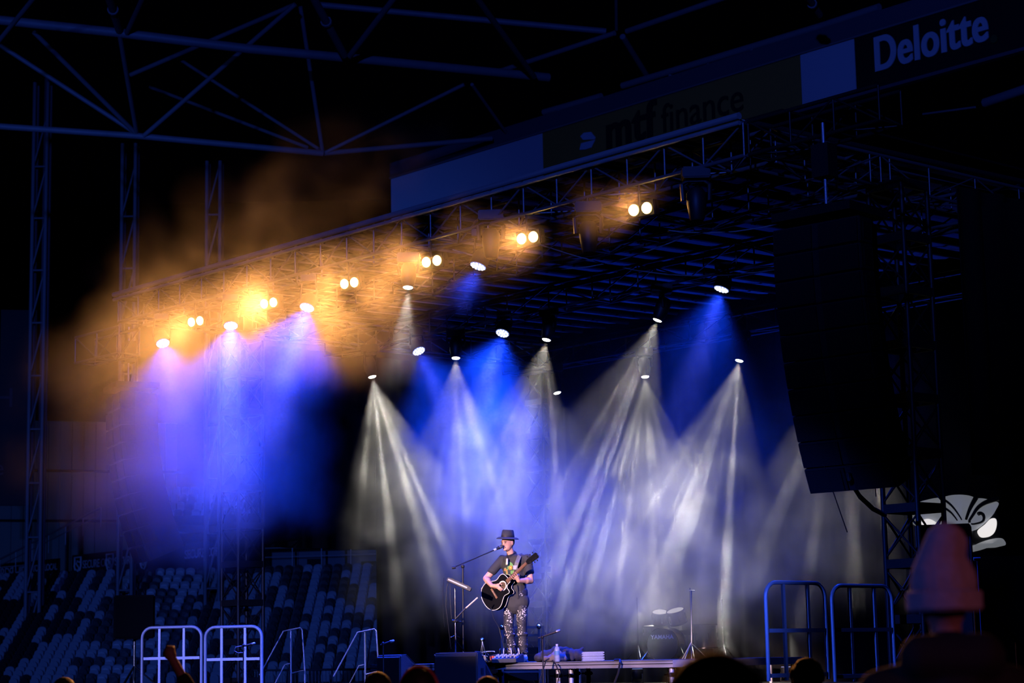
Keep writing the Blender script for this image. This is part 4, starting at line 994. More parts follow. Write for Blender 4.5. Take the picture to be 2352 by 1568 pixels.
# --- crowd
def crowd(px, top_y, Y, lab, coat, hair=None, hat=None, yaw=0, head_w=.155, fist=None, hood=False):
    tp = atY(px, top_y, Y); hgt = tp.z; k = hgt / 1.72
    root = empty('person', V((tp.x, tp.y, 0)), yaw, lab, 'person', 'audience in front of the stage'); b = MB()
    z = lambda f: f * hgt
    hc = V((0, 0, hgt - .115)); 
    b.ell(hc, (head_w / 2, .095, .115)); b.ell(hc + V((0, .04, -.06)), (.055, .05, .06)); b.ell(hc + V((0, .10, -.02)), (.014, .02, .03), None, 8, 6)
    for sx in (-1, 1): b.ell(hc + V((sx * head_w / 2, .005, -.015)), (.012, .022, .032), None, 8, 6)
    b.cap((0, -.01, z(.82)), hc - V((0, 0, .06)), .055, .05); b.cap((0, 0, z(.52)), (0, 0, z(.74)), .13, .15); b.cap((-.14, 0, z(.795)), (.14, 0, z(.795)), .06, .06)
    arms = []
    for sx in (-1, 1):
        A_ = V((sx * .19, 0, z(.79)))
        if fist and sx == fist[0]:
            E_, H_ = fist[1], fist[2]
        else: E_, H_ = V((sx * .25, .02, z(.60))), V((sx * .22, .18, z(.52)))
        arms.append((A_, E_, H_)); b.cap(A_, E_, .05, .042); b.cap(E_, H_, .042, .03)
        d_ = (H_ - E_).normalized(); pm_ = H_ + d_ * .05; b.ell(pm_, (.042, .034, .045), None, 10, 6)
        for f in range(4): o_ = pm_ + V((.026 - .017 * f, .0, .035)); finger(b, [o_, o_ + V((0, .035, .012)), o_ + V((0, .042, -.022))], .011 if fist else .009)
        finger(b, [pm_ + V((sx * -.035, .01, -.01)), pm_ + V((sx * -.03, .045, .008))], .012)
        b.cap((sx * .09, 0, z(.52)), (sx * .1, .01, z(.28)), .085, .06); b.cap((sx * .1, .01, z(.28)), (sx * .1, -.01, .06), .055, .038); b.cap((sx * .1, 0, .04), (sx * .1, .14, .03), .036, .03)
    remeshed('body', b, skin2, root, .013, 3)
    c = MB(); c.cap((0, 0, z(.46)), (0, 0, z(.74)), .165, .175); c.cap((-.15, 0, z(.79)), (.15, 0, z(.79)), .085, .085); c.cap((0, -.01, z(.82)), (0, -.01, z(.85)), .10, .075)
    for A_, E_, H_ in arms: c.cap(A_, E_, .07, .062); c.cap(E_, E_.lerp(H_, .45 if fist else .9), .06, .05)
    if hood: c.cap((-.09, -.08, z(.84)), (.09, -.08, z(.84)), .075, .075); c.cap((-.2, 0, z(.78)), (.2, 0, z(.78)), .09, .09)
    remeshed('coat', c, coat, root, .016, 4)
    c = MB()
    for sx in (-1, 1): c.cap((sx * .09, 0, z(.52)), (sx * .1, .01, z(.28)), .10, .08); c.cap((sx * .1, .01, z(.28)), (sx * .1, -.01, .09), .075, .06)
    remeshed('trousers', c, mat('dark_trousers', (.015, .015, .02), .8, 0, .2), root, .02, 3)
    for sx in (-1, 1): MB().ell((sx * .1, .05, .045), (.05, .14, .045)).build('shoe', rubber, root, smooth=True)
    if hair:
        c = MB(); c.ell(hc + V((0, -.012, .02)), (head_w / 2 + .014, .10, .108)); c.ell(hc + V((0, -.05, -.04)), (head_w / 2 + .004, .06, .09))
        if hair == 'curly':
            r = random.Random(5)
            for i in range(70):
                a, e = r.uniform(0, 6.28), r.uniform(-.1, 1.5); q = V((math.cos(a) * math.cos(e) * (head_w / 2 + .012), math.sin(a) * math.cos(e) * .1 - .012, math.sin(e) * .105 + .02)); c.ell(hc + q, (.022, .022, .02), None, 8, 5)
        remeshed('hair', c, hair_m, root, .009, 2)
    if hat:
        c = MB()
        if hat[0] == 'beanie':
            c.ell(hc + V((0, -.005, .03)), (head_w / 2 + .022, .115, .11)); c.cap(hc + V((-.012, -.02, .08)), hc + V((.008, -.03, .15)), .09, .068); c.ell(hc + V((0, 0, -.02)), (head_w / 2 + .026, .118, .045)); c.ell(hc + V((.02, -.02, .19)), (.03, .03, .022))
            h_ = remeshed('beanie', c, hat[1], root, .01, 3)
            MB().lathe([(head_w / 2 + .024, -.06), (head_w / 2 + .034, -.05), (head_w / 2 + .034, .0), (head_w / 2 + .022, .008)], Matrix.Translation(hc) @ Matrix.Diagonal((1, 1.2, 1, 1)), 24, True).build('cuff', hat[1], h_, smooth=True)
        else:
            MB().tube([hc + V((math.cos(a) * (head_w / 2 + .022), .0, math.sin(a) * .135 - .01)) for a in [math.pi * k / 14 for k in range(15)]], .014, 8).build('headband', hat[1], root, smooth=True)
            for sx in (-1, 1): MB().ell(hc + V((sx * (head_w / 2 + .02), 0, -.02)), (.022, .04, .045)).build('ear_cup', hat[1], root, smooth=True)
    return root
dark_coat = mat('dark_coat', (.015, .013, .014), .85, 0, .2, 8, .2); grey_coat = mat('charcoal_coat', (.03, .03, .033), .85, 0, .2, 8, .2)
crowd(2163, 1276, 6.3, 'person in a pale knitted beanie and dark hooded coat at right', dark_coat, hat=('beanie', mat('pale_wool', (.50, .40, .42), .95, 0, .25, 40, .6)), head_w=.165, hood=True)
crowd(1640, 1508, 3.5, 'dark-haired person close to the camera, only the blurred crown showing', dark_coat, hair='short', head_w=.17)
crowd(1851, 1520, 12.2, 'curly-haired person before the right guard rail', grey_coat, hair='curly', yaw=.2)
crowd(868, 1546, 12.5, 'dark-haired person at the foot of the left floor monitor', dark_coat, hair='short', yaw=-.15)
crowd(962, 1538, 10.5, 'person with a red headband below the floor monitors', grey_coat, hair='short', hat=('band', mat('red_plastic', (.5, .03, .04), .4, 0, .1)))
crowd(1120, 1556, 12.5, 'fair-haired person below the nearer floor monitor', grey_coat, hair='short')
crowd(148, 1558, 14, 'person whose crown just shows at the bottom left', mat('brown_coat', (.12, .06, .03), .8, 0, .2), hair='short')
ft = atY(388, 1500, 13.0)
bx_ = atY(440, 1590, 13.0)
crowd(440, 1592, 13.0, 'person raising a clenched fist in front of the left guard rails', dark_coat, hair='short', fist=(-1, V((-.02, .16, bx_.z - .02)), V((ft.x - bx_.x, .16, ft.z - .045))))

# ================================================================== GEAR ON AND AROUND THE STAGE
blue_grey = mat('textured_cabinet', (.06, .06, .07), .5, 0, .2, 60, .3)
def on(px, py, Y, z=None):
    p = atY(px, py, Y); return V((p.x, p.y, z if z is not None else p.z))
def wedge(px, py, Y, yaw, w, lab, h=None, dep=.66):
    p = atY(px, py, Y); h = p.z - ZS; t = empty('floor_monitor', V((p.x, p.y, ZS)), yaw, lab, 'speaker', 'floor monitors')
    prof = [(0, 0), (dep, 0), (dep, .12), (.10, h), (.02, h), (0, h - .02)]
    Mx = Matrix(((0, 0, 1), (1, 0, 0), (0, 1, 0))).to_4x4()
    MB().prism(prof, -w, 0, Mx).build('cabinet', blue_grey, t, bevel=.018)
    MB().box((-w / 2, -.004, h * .48), (w * .93, .012, h * .86)).build('rear_panel', blk, t)
    c = MB(); dz, dy = (h - .12), (dep - .10); L = math.hypot(dz, dy); a = math.atan2(dz, dy)
    R = Matrix.Rotation(-a, 3, 'X'); c.box((-w / 2, (.10 + dep) / 2 + .012 * math.sin(a), (h + .12) / 2 + .012 * math.cos(a)), (w * .94, L * .96, .012), R); c.build('grille', grille_m, t)
    s_ = MB().prism([(.10, h * .52), (.17, h * .52), (.17, h * .66), (.10, h * .66)], .0, .006, Mx); s_.build('handle_recess', blk, t)
    MB().prism([(.24, h * .42), (.42, h * .42), (.24, h * .72)], .0, .006, Mx).build('port', blk, t)
    MB().prism([(.08, h * .08), (.42, h * .08), (.42, h * .30), (.08, h * .30)], .0, .006, Mx).build('connector_recess', blk, t)
    bar('handle_bar', (.02, .25, h * .36), (.02, .42, h * .36), .012, chrome, t); bar('handle_bar', (.02, .09, h * .06), (.02, .42, h * .06), .012, chrome, t)
    return t
wedge(1096, 1497, 25.6, math.radians(-25), .62, 'nearer dark floor monitor in front of the pad stand')
wedge(919, 1503, 27.6, math.radians(-48), .52, 'left floor monitor beside the stair rail')

def mic(t, tip, back, r=.024):
    tip, back = V(tip), V(back); d = (tip - back).normalized(); m_ = MB().cap(tip - d * .012, tip - d * .045, r, r * .95, 12).build('mic_grille', mat('mic_grille', (.35, .35, .38), .35, .8, .2, 90), t, smooth=True)
    MB().tube([tip - d * .05, tip - d * .07, back], [r * .95, r * .75, r * .5], 12).build('mic_body', blackmetal, t, smooth=True)
# singer's boom stand
b0 = on(1064, 1497, 26.35, ZD); t = empty('mic_stand', b0, 0, 'tall black boom microphone stand reaching to the singer\'s mouth', 'microphone stand')
jt = atY(1063, 1300, 26.35) - b0; be = atY(1038, 1304, 26.35) - b0; mt = man.matrix_world @ V((-.107, -.185, 1.522)) - b0; mb_ = jt.lerp(mt, .80)
bar('pole', (0, 0, .02), jt * 1.0, .011, blackmetal, t); bar('boom', be, mb_, .009, blackmetal, t); MB().ell(jt, (.025, .025, .03)).build('joint', blackmetal, t, smooth=True)
bar('counterweight', be, be.lerp(jt, .35), .017, blackmetal, t); MB().tube([mb_.lerp(jt, .02), mb_ + (mt - jt).normalized() * .05], .016, 10).build('mic_clip', alu, t)
MB().lathe([(.0, 0), (.15, 0), (.15, .012), (.02, .03), (.012, .03)], None, 24).build('base', blackmetal, t, smooth=True)
mic(t, mt, mb_, .026)
# pad stand: chrome tripod, pad and angled stick holder
b0 = on(1047, 1500, 26.2, ZD); t = empty('pad_stand', b0, 0, 'chrome drum-hardware tripod holding a black sample pad', 'stand')
T = lambda px, py: atY(px, py, 26.2) - b0
bar('lower_tube', (0, 0, .03), T(1046, 1424), .016, chrome, t); bar('upper_tube', T(1046, 1428), T(1045, 1350), .011, chrome, t)
MB().ell(T(1046, 1426), (.045, .035, .022)).build('clamp', blackmetal, t, smooth=True); bar('wing_screw', T(1038, 1424), T(1060, 1428), .008, chrome, t)
for k in range(3):
    a = 2.1 * k + .5; e = V((math.cos(a) * .26, math.sin(a) * .26, .01)); bar('leg', T(1046, 1470) * 1, e, .010, chrome, t); bar('leg_brace', (0, 0, .05), T(1046, 1470).lerp(e, .5), .006, chrome, t); MB().ell(e, (.018, .018, .012)).build('rubber_foot', rubber, t)
MB().tube([T(1036, 1464), T(1046, 1459), T(1056, 1464)], .010, 8).build('collar', chrome, t)
bar('arm', T(1047, 1420), T(1070, 1396), .011, blackmetal, t); bar('drum_stick', T(1068, 1398), T(1097, 1372), .010, mat('stick_wood', (.55, .42, .30), .5, 0, .15), t)
pdm = mat('pad_black', (.02, .02, .024), .45, 0, .2)
A, B = T(1028, 1330), T(1082, 1354); dv = (B - A).normalized(); w_ = (B - A).length
Mx = Matrix.Translation((A + B) / 2) @ Matrix((dv, V((0, 1, .0)), dv.cross(V((0, 1, 0))))).transposed().to_4x4()
pd = MB().box((0, 0, 0), (w_, .26, .05)); pd.v = [Mx @ q for q in pd.v]; pd_ = pd.build('sample_pad', pdm, t, bevel=.006)
f_ = MB().box((-.02, -.132, 0), (w_ * .8, .006, .016)); f_.v = [Mx @ q for q in f_.v]; f_.build('front_strip', mat('pad_strip_grey', (.45, .45, .48), .4, 0, .1), pd_)
g_ = MB()
for i in range(4):
    for j in range(2): g_.box((-.1 + .067 * i, -.06 + .11 * j, .028), (.055, .09, .008))
g_.v = [Mx @ q for q in g_.v]; o = g_.build('pad_tiles', rubber, pd_); o['kind'] = 'stuff'
for i, pts in enumerate((((1030, 1332), (1020, 1326), (1017, 1350), (1018, 1400), (1021, 1440)), ((1030, 1338), (1026, 1348), (1024, 1390), (1030, 1440), (1036, 1490)), ((1034, 1342), (1034, 1372), (1037, 1420)))):
    MB().tube([T(*q) for q in pts], .004, 5).build('cable', rubber, t)
# short stands with microphones
def low_mic(px, py, Y, tip, lab, zb=ZS, loop=False):
    b0 = on(px, py, Y, zb); t = empty('short_mic_stand', b0, 0, lab, 'microphone stand', 'short microphone stands'); T = lambda x, y: atY(x, y, Y) - b0
    bar('pole', (0, 0, .01), T(px, py), .009, blackmetal, t); MB().lathe([(.0, 0), (.11, 0), (.11, .012), (.01, .03)], None, 20).build('base', blackmetal, t, smooth=True)
    bk = T(px - (tip[0] - px) * .25, py + 3); mic(t, T(*tip), bk, .02); MB().ell(T(px, py), (.02, .02, .025)).build('clip', blackmetal, t, smooth=True)
    if loop: MB().tube([T(*q) for q in ((px - 6, py + 1), (px - 18, py + 4), (px - 21, py + 12), (px - 12, py + 17), (px, py + 16), (px + 4, py + 8), (px, py + 4))], .005, 5).build('cable', mat('pale_cable', (.3, .3, .35), .5, 0, .1), t)
low_mic(559, 1482, 29.5, (586, 1477), 'short mic stand with a looped cable behind the left guard rails', loop=True)
low_mic(880, 1478, 26.9, (905, 1471), 'short mic stand pointing right above the left monitor')
low_mic(1246, 1462, 25.2, (1286, 1447), 'short mic stand in front of the riser deck by the bottle')
# small lamp-like puck stand by the mixer
b0 = on(1108, 1502, 26.3, ZD); t = empty('desk_stand', b0, 0, 'small three-legged stand with a round chrome head left of the mixer', 'stand'); T = lambda x, y: atY(x, y, 26.3) - b0
MB().ell(T(1108, 1469), (.035, .03, .024)).build('round_head', chrome, t, smooth=True)
for e in ((1101, 1500), (1120, 1500), (1110, 1502)): q = T(*e); q.z = .005; bar('leg', T(1108, 1473), q, .006, chrome, t)
# mixer with rows of knobs and plugged cables
b0 = on(1158, 1508, 26.15, ZD); t = empty('mixer', b0, math.radians(-22), 'small blue-lit mixer with rows of pale plugs at the guitarist\'s feet', 'mixer')
MB().prism([(-.02, 0), (.26, 0), (.26, .11), (-.02, .05)], -.17, .17, Matrix(((0, 0, 1), (1, 0, 0), (0, 1, 0))).to_4x4()).build('chassis', mat('mixer_blue_grey', (.10, .11, .14), .4, .2, .15), t, bevel=.006)
kn = mat('knob_white', (.6, .6, .62), .4, 0, .1)
for i in range(6):
    for j in range(3): MB().lathe([(.012, 0), (.011, .022), (.006, .026)], Matrix.Translation((-.135 + .054 * i, .02 + .055 * j, .062 + .0118 * j)), 10).build('knob', kn, t)
    MB().tube([(-.14 + .054 * i, .2, .1), (-.14 + .054 * i, .19, .16), (-.15 + .05 * i, .24, .18), (-.2 + .05 * i, .34, .06)], .007, 6).build('plug_lead', kn if i % 2 else rubber, t)
b0 = on(1098, 1506, 26.5, ZD); t = empty('pedal_board', b0, -.3, 'jumble of effect pedals and looped leads left of the mixer', 'pedal board')
slab('board', (.1, .1, .015), (.5, .3, .03), blackmetal, t)
for i, (x, y, c) in enumerate(((-.06, .04, (.05, .1, .5)), (.07, .06, (.3, .3, .32)), (.2, .05, (.5, .05, .05)), (.3, .12, (.06, .2, .3)))):
    pb = MB().box((x, y, .06), (.075, .12, .055)).build('pedal', mat('pedal_%d' % i, c, .35, .3, .1), t, bevel=.006); MB().lathe([(.009, 0), (.009, .015)], Matrix.Translation((x, y - .035, .088)), 8).build('switch', chrome, pb)
r_ = random.Random(4)
for i in range(5):
    c = V((r_.uniform(-.05, .35), r_.uniform(.0, .25), .1)); MB().tube([c + V((.09 * math.cos(a) * (1 + .2 * i), .06 * math.sin(a), .05 * math.sin(a * .5 + i))) for a in [k * .55 for k in range(10)]], .006, 6).build('looped_lead', kn if i % 2 else rubber, t)
# flight case frame behind his legs
b0 = on(1197, 1500, 30.4, ZS); t = empty('rack_case', b0, math.radians(-8), 'open metal-edged rack case behind the guitarist\'s legs', 'flight case'); hh = atY(1197, 1437, 30.4).z - ZS
for x in (-.28, .28):
    for y in (-.02, .5): slab('upright', (x, y, hh / 2), (.035, .035, hh), mat('worn_case_edge', (.16, .16, .17), .5, .5, .2, 12), t)
for z in (hh - .02, hh - .14, .3):
    for y in (-.02, .5): slab('edge_rail', (0, y, z), (.56, .03, .03), mat('worn_case_edge', (.16, .16, .17), .5, .5, .2, 12), t)
for x in (-.28, .28):
    MB().ell((x, -.03, hh - .02), (.035, .035, .035)).build('ball_corner', chrome, t, smooth=True)
slab('side_panel', (-.27, .24, hh / 2 - .1), (.012, .48, hh - .3), blk, t); slab('side_panel', (.27, .24, hh / 2 - .1), (.012, .48, hh - .3), blk, t)
for k in range(4): slab('rack_unit', (0, .2, .22 + .13 * k), (.5, .4, .10), blackmetal, t)
# bottle
b0 = on(1280, 1519, 25.55, ZD); t = empty('water_bottle', b0, 0, 'clear plastic water bottle standing on the deck edge', 'bottle')
pet = bpy.data.materials.new('clear_pet'); pet.use_nodes = True; nt = pet.node_tree; bs = nt.nodes['Principled BSDF']; bs.inputs['Base Color'].default_value = (.55, .65, .8, 1); bs.inputs['Roughness'].default_value = .12
tr_ = nt.nodes.new('ShaderNodeBsdfTransparent'); mx = nt.nodes.new('ShaderNodeMixShader'); mx.inputs[0].default_value = .55; nt.links.new(tr_.outputs[0], mx.inputs[1]); nt.links.new(bs.outputs[0], mx.inputs[2])
nz = nt.nodes.new('ShaderNodeTexNoise'); nz.inputs['Scale'].default_value = 60; bp = nt.nodes.new('ShaderNodeBump'); bp.inputs['Strength'].default_value = .4; nt.links.new(nz.outputs['Fac'], bp.inputs['Height']); nt.links.new(bp.outputs[0], bs.inputs['Normal'])
nt.links.new(mx.outputs[0], nt.nodes['Material Output'].inputs['Surface'])
MB().lathe([(.030, 0), (.034, .006), (.034, .03), (.032, .034), (.034, .04), (.034, .07), (.032, .074), (.034, .08), (.034, .15), (.028, .175), (.013, .195), (.013, .21)], None, 20).build('bottle_body', pet, t, smooth=True)
MB().lathe([(.0345, .085), (.0345, .135)], None, 20).build('paper_label', mat('blue_label', (.12, .3, .5), .5, 0, .1), t); MB().lathe([(.015, .2), (.015, .218), (.012, .22)], None, 16).build('cap', mat('white_cap', (.7, .7, .72), .4, 0, .05), t)
# heap of clothes and bag: lumpy folded cloth
def cloth_heap(px0, px1, pyt, Y, lab, m, seed, dep=.35, nm='jacket'):
    a, b_ = on(px0, 1512, Y, ZD), on(px1, 1512, Y, ZD); L = (b_ - a).length; h = atY((px0 + px1) / 2, pyt, Y).z - ZD; r = random.Random(seed); c = MB()
    t = empty(nm, a, math.atan2((b_ - a).y, (b_ - a).x), lab, 'clothing')
    for i in range(9):
        x = L * (.06 + .88 * i / 8); e = math.sin(math.pi * (.1 + .8 * i / 8)); hh_ = h * (.5 + .5 * e) * r.uniform(.75, 1.0)
        c.cap((x, r.uniform(0, .1), .035), (x + r.uniform(-.06, .06), dep * r.uniform(.5, 1), hh_ * .55), .035, .035); c.ell((x, dep * .4, hh_ * .45), (L * .11, dep * .45, hh_ * .5))
    for i in range(5): x = L * r.uniform(.1, .8); c.cap((x, .02, h * .35), (x + L * .18, dep * .5, h * r.uniform(.6, .9)), .018, .02)
    remeshed('cloth', c, m, t, .012, 2)
    return t
cloth_heap(1232, 1345, 1478, 26.0, 'crumpled dark blue jacket lying on the deck behind the bottle', mat('navy_cloth', (.03, .032, .05), .85, 0, .3, 9, .4), 3)
cloth_heap(1258, 1300, 1492, 25.75, 'pale bag half under the dark jacket', mat('pale_bag', (.22, .19, .21), .8, 0, .2, 9, .3), 8, .2, 'bag')
for k, lab in enumerate(('lower of two folded pale towels on the deck', 'upper of two folded pale towels on the deck')):
    a, b_ = on(1337, 1514, 25.3, ZD), on(1388, 1514, 25.3, ZD); L = (b_ - a).length
    t = empty('towel', a + V((0, 0, .058 * k)), math.atan2((b_ - a).y, (b_ - a).x), lab, 'towel', 'folded towels'); tw = mat('pale_towel', (.45, .50, .55), .95, 0, .15, 60, .6)
    for j in range(2):
        z0 = .004 + .028 * j; pts = [(0, z0), (.02, z0 - .002), (L - .02, z0), (L, z0 + .008), (L + .004, z0 + .014), (L, z0 + .022), (L - .02, z0 + .026), (.02, z0 + .025), (.004, z0 + .02)]
        MB().prism(pts, -.24, 0, Matrix(((1, 0, 0, 0), (0, 0, -1, 0), (0, 1, 0, 0), (0, 0, 0, 1)))).build('fold', tw, t, smooth=True)
q = [on(1412, 1513, 24.9, ZD + .008), on(1424, 1514, 24.75, ZD + .01)]; q += [atY(1424, 1522, 24.62), atY(1420, 1545, 24.6), atY(1412, 1566, 24.6), atY(1405, 1585, 24.6)]
tag(MB().tube(q, .014, 6).build('black_strap', rubber), 'black strap hanging over the bright deck edge', 'strap')
for i, (pts, lab) in enumerate(((((1262, 1512), (1254, 1516), (1250, 1530), (1240, 1560), (1236, 1580)), 'black lead dropping over the deck edge left of the bottle'), (((1268, 1516), (1276, 1524), (1284, 1545), (1280, 1580)), 'thin lead curving over the deck edge below the bottle'))):
    tag(MB().tube([atY(x, y, 25.35) for x, y in pts], .008, 6).build('lead', rubber), lab, 'cable')
# --- guard rail panels
def guard(pxl, pxr, pyt, Yl, Yr, lab, hgt=1.25, r=.026, bars=2, m=white_paint, mid=.5, cr=.17):
    a, b_ = atY(pxl, pyt, Yl), atY(pxr, pyt, Yr); zt = (a.z + b_.z) / 2; L = (b_ - a).xy.length; zb = max(zt - hgt, ZS if zt > 1.9 else 0); H = zt - zb
    t = empty('guard_rail', V((a.x, a.y, zb)), math.atan2((b_ - a).y, (b_ - a).x), lab, 'guard rail', 'guard rail panels')
    pts = [(0, 0, 0), (0, 0, H - cr)] + [(cr - cr * math.cos(q), 0, H - cr + cr * math.sin(q)) for q in [math.pi / 2 * k / 6 for k in range(1, 7)]]
    pts += [(L - cr + cr * math.sin(q), 0, H - cr + cr * math.cos(q)) for q in [math.pi / 2 * k / 6 for k in range(0, 7)]] + [(L, 0, 0)]
    MB().tube(pts, r, 10).build('hoop', m, t, smooth=True)
    for k in range(bars): x = L * (k + 1) / (bars + 1) - (.04 if k == 0 else -.04); slab('upright', (x, 0, H / 2), (.04, .03, H), m, t)
    slab('mid_rail', (L / 2, 0, H - mid), (L - .06, .034, .045), m, t); slab('foot_rail', (L / 2, 0, .06), (L - .06, .034, .045), m, t)
    return t
guard(327, 463, 1440, 33.2, 33.0, 'left white guard rail panel with rounded corners behind the raised fist')
guard(472, 601, 1439, 33.0, 32.8, 'right one of the two white guard rail panels at left', mid=.52)
guard(1757, 1893, 1338, 23.2, 23.9, 'left one of the two tall rail panels at the right of the stage', 1.12, .024, mid=.55)
guard(1909, 2046, 1345, 23.8, 24.5, 'right one of the two tall rail panels beside the near tower', 1.12, .024, mid=.52)
# --- stair handrails at the far side
for i, (dx, Y, lab) in enumerate(((0, 34.0, 'left chrome stair handrail in front of the seats'), (170, 32.5, 'right chrome stair handrail beside the left monitor'))):
    b0 = on(665 + dx, 1568, Y, ZS * i); t = empty('stair_handrail', b0, 0, lab, 'handrail', 'stage stair handrails'); T = lambda x, y, o_=0: atY(x + dx, y + (i * 3), Y + o_) - b0
    MB().tube([T(596, 1550), T(651, 1449), T(690, 1441), T(694, 1446), T(700, 1538), T(668, 1546)], .012, 8).build('top_rail', steel, t)
    a = T(668, 1448); MB().tube([V((a.x, a.y, 0)), a], .014, 8).build('post', steel, t); a = T(700, 1536); MB().tube([V((a.x, a.y, 0)), a], .013, 8).build('post', steel, t)
    MB().tube([T(666, 1523), T(654, 1526), T(618, 1595)], .010, 8).build('mid_rail', steel, t)
# crowd barrier in front of the seats
a, b_ = on(585, 1555, 60, 0), on(870, 1535, 52, 0); L = (b_ - a).length; H = atY(870, 1536, 52).z
t = empty('crowd_barrier', a, math.atan2((b_ - a).y, (b_ - a).x), 'long low metal barrier with thin bars below the seats', 'barrier')
bar('top_rail', (0, 0, H), (L, 0, H), .03, steel, t); bar('bottom_rail', (0, 0, .15), (L, 0, .15), .03, steel, t)
for k in range(int(L / .25)): bar('picket', (k * .25, 0, .15), (k * .25, 0, H), .012, steel, t, 6)
# --- black speaker on a pole at the left
b0 = on(308, 1460, 34.6, ZS); t = empty('pole_speaker', b0, .15, 'black loudspeaker on a thin pole standing before the seats at left', 'speaker'); T = lambda x, y: atY(x, y, 34.6) - b0
zt, zb = T(308, 1366).z, T(308, 1466).z; hw = 47 * 34.6 / FPX
MB().prism([(-hw, 0), (hw, 0), (hw * .7, .55), (-hw * .7, .55)], zb, zt, None).build('cabinet', drape_m, t, bevel=.02); slab('grille', (0, -.01, (zb + zt) / 2), (hw * 1.8, .02, (zt - zb) * .92), mat('matt_black_cloth', (.004, .004, .005), .95, 0, .2, 30, spec=.1), t)
bar('pole', (0, .25, 0), (0, .25, zb), .022, mat('glint_pole', (.6, .5, .3), .3, .8, .1), t)  # golden glint of light put into the pole's colour
for k in range(3): bar('leg', (0, .25, .5), (.55 * math.cos(2.1 * k), .25 + .55 * math.sin(2.1 * k), .02), .014, blackmetal, t)
# --- drum kit
drum = empty('drum_kit', V((DR.x, DR.y, ZS + .39)), ANG + .45, 'drum kit half hidden in the smoke, bass drum lettered in white', 'drum kit')
shell = mat('drum_shell', (.05, .03, .03), .3, 0, .2, 5, coat=.6); headm = mat('drum_head', (.14, .135, .13), .5, 0, .08); headk = mat('black_drum_head', (.02, .02, .02), .5, 0, .1)
def drum_part(name, c, r, h, R, hd, lugs=6):
    Mx = Matrix.Translation(c) @ R.to_4x4(); o = MB().lathe([(r, 0), (r, h)], Mx, 28).build(name, shell, drum, smooth=True)
    for z in (-.012, h - .012): MB().lathe([(r + .004, z), (r + .012, z), (r + .012, z + .024), (r + .004, z + .024)], Mx, 28, True).build('hoop', chrome, o)
    MB().lathe([(r * .985, h), (r * .985, h + .006)], Mx, 28).build('head', hd, o)
    lg = MB()
    for k in range(lugs): a = k * 2 * math.pi / lugs; lg.box(Mx @ V(((r + .012) * math.cos(a), (r + .012) * math.sin(a), h / 2)), (.022, .022, min(.12, h * .5)), R)
    q = lg.build('lugs', chrome, o); q['kind'] = 'stuff'; return o, Mx
RB = Matrix.Rotation(math.pi / 2, 3, 'X')
o, Mx = drum_part('bass_drum', V((0, .25, .29)), .28, .42, RB, headk, 8)
lettering('YAMAHA', .095, mat('white_lettering', (.7, .7, .7), .5, 0, .03), o, Mx @ Matrix.Translation((0, .10, .43)), .003, .001, 1.05, 'CENTER')
drum_part('tom', V((-.16, .22, .66)), .13, .2, Matrix.Rotation(.35, 3, 'X') @ Matrix.Rotation(.12, 3, 'Y'), headm); drum_part('tom', V((.17, .22, .66)), .15, .22, Matrix.Rotation(.35, 3, 'X') @ Matrix.Rotation(-.12, 3, 'Y'), headm)
drum_part('floor_tom', V((.55, .55, .22)), .2, .4, Matrix(), headm); drum_part('snare_drum', V((-.42, .6, .48)), .18, .14, Matrix.Rotation(.08, 3, 'X'), headm, 8)
for x in (.42, .55, .68): bar('leg', (x, .55, 0), (x, .55, .4), .008, chrome, drum)
for sx in (-1, 1): bar('spur', (sx * .26, .0, .26), (sx * .42, -.16, 0), .009, chrome, drum)
bar('tom_post', (0, .2, .56), (0, .2, .8), .014, chrome, drum)
def cym(x, y, z, r, tilt, nm='cymbal'):
    bar('cymbal_stand', (x, y, 0), (x, y, z), .010, chrome, drum)
    for k in range(3): bar('stand_leg', (x, y, .28), (x + .26 * math.cos(2.1 * k + 1), y + .26 * math.sin(2.1 * k + 1), 0), .008, chrome, drum)
cym(.42, .15, 1.25, .22, .25); cym(-.62, .35, 1.12, .2, .3); cym(.85, .6, 1.05, .22, .2); cym(-.72, .62, .85, .17, .0, 'hi_hat')
slab('drum_stool_seat', (.05, 1.05, .5), (.34, .34, .08), blk, drum); bar('drum_stool_post', (.05, 1.05, 0), (.05, 1.05, .48), .02, chrome, drum)
b0 = on(1588, 1500, 33.2, ZS + .392); t = empty('overhead_mic_stand', b0, 0, 'tall thin mic stand beside the drum kit', 'microphone stand'); bar('pole', (0, 0, 0), atY(1588, 1356, 33.2) - b0, .010, alu, t); bar('boom', atY(1583, 1356, 33.2) - b0, atY(1596, 1356, 33.2) - b0, .008, alu, t)
for k in range(3): bar('leg', (0, 0, .3), (.3 * math.cos(2.1 * k), .3 * math.sin(2.1 * k), .0), .009, alu, t)
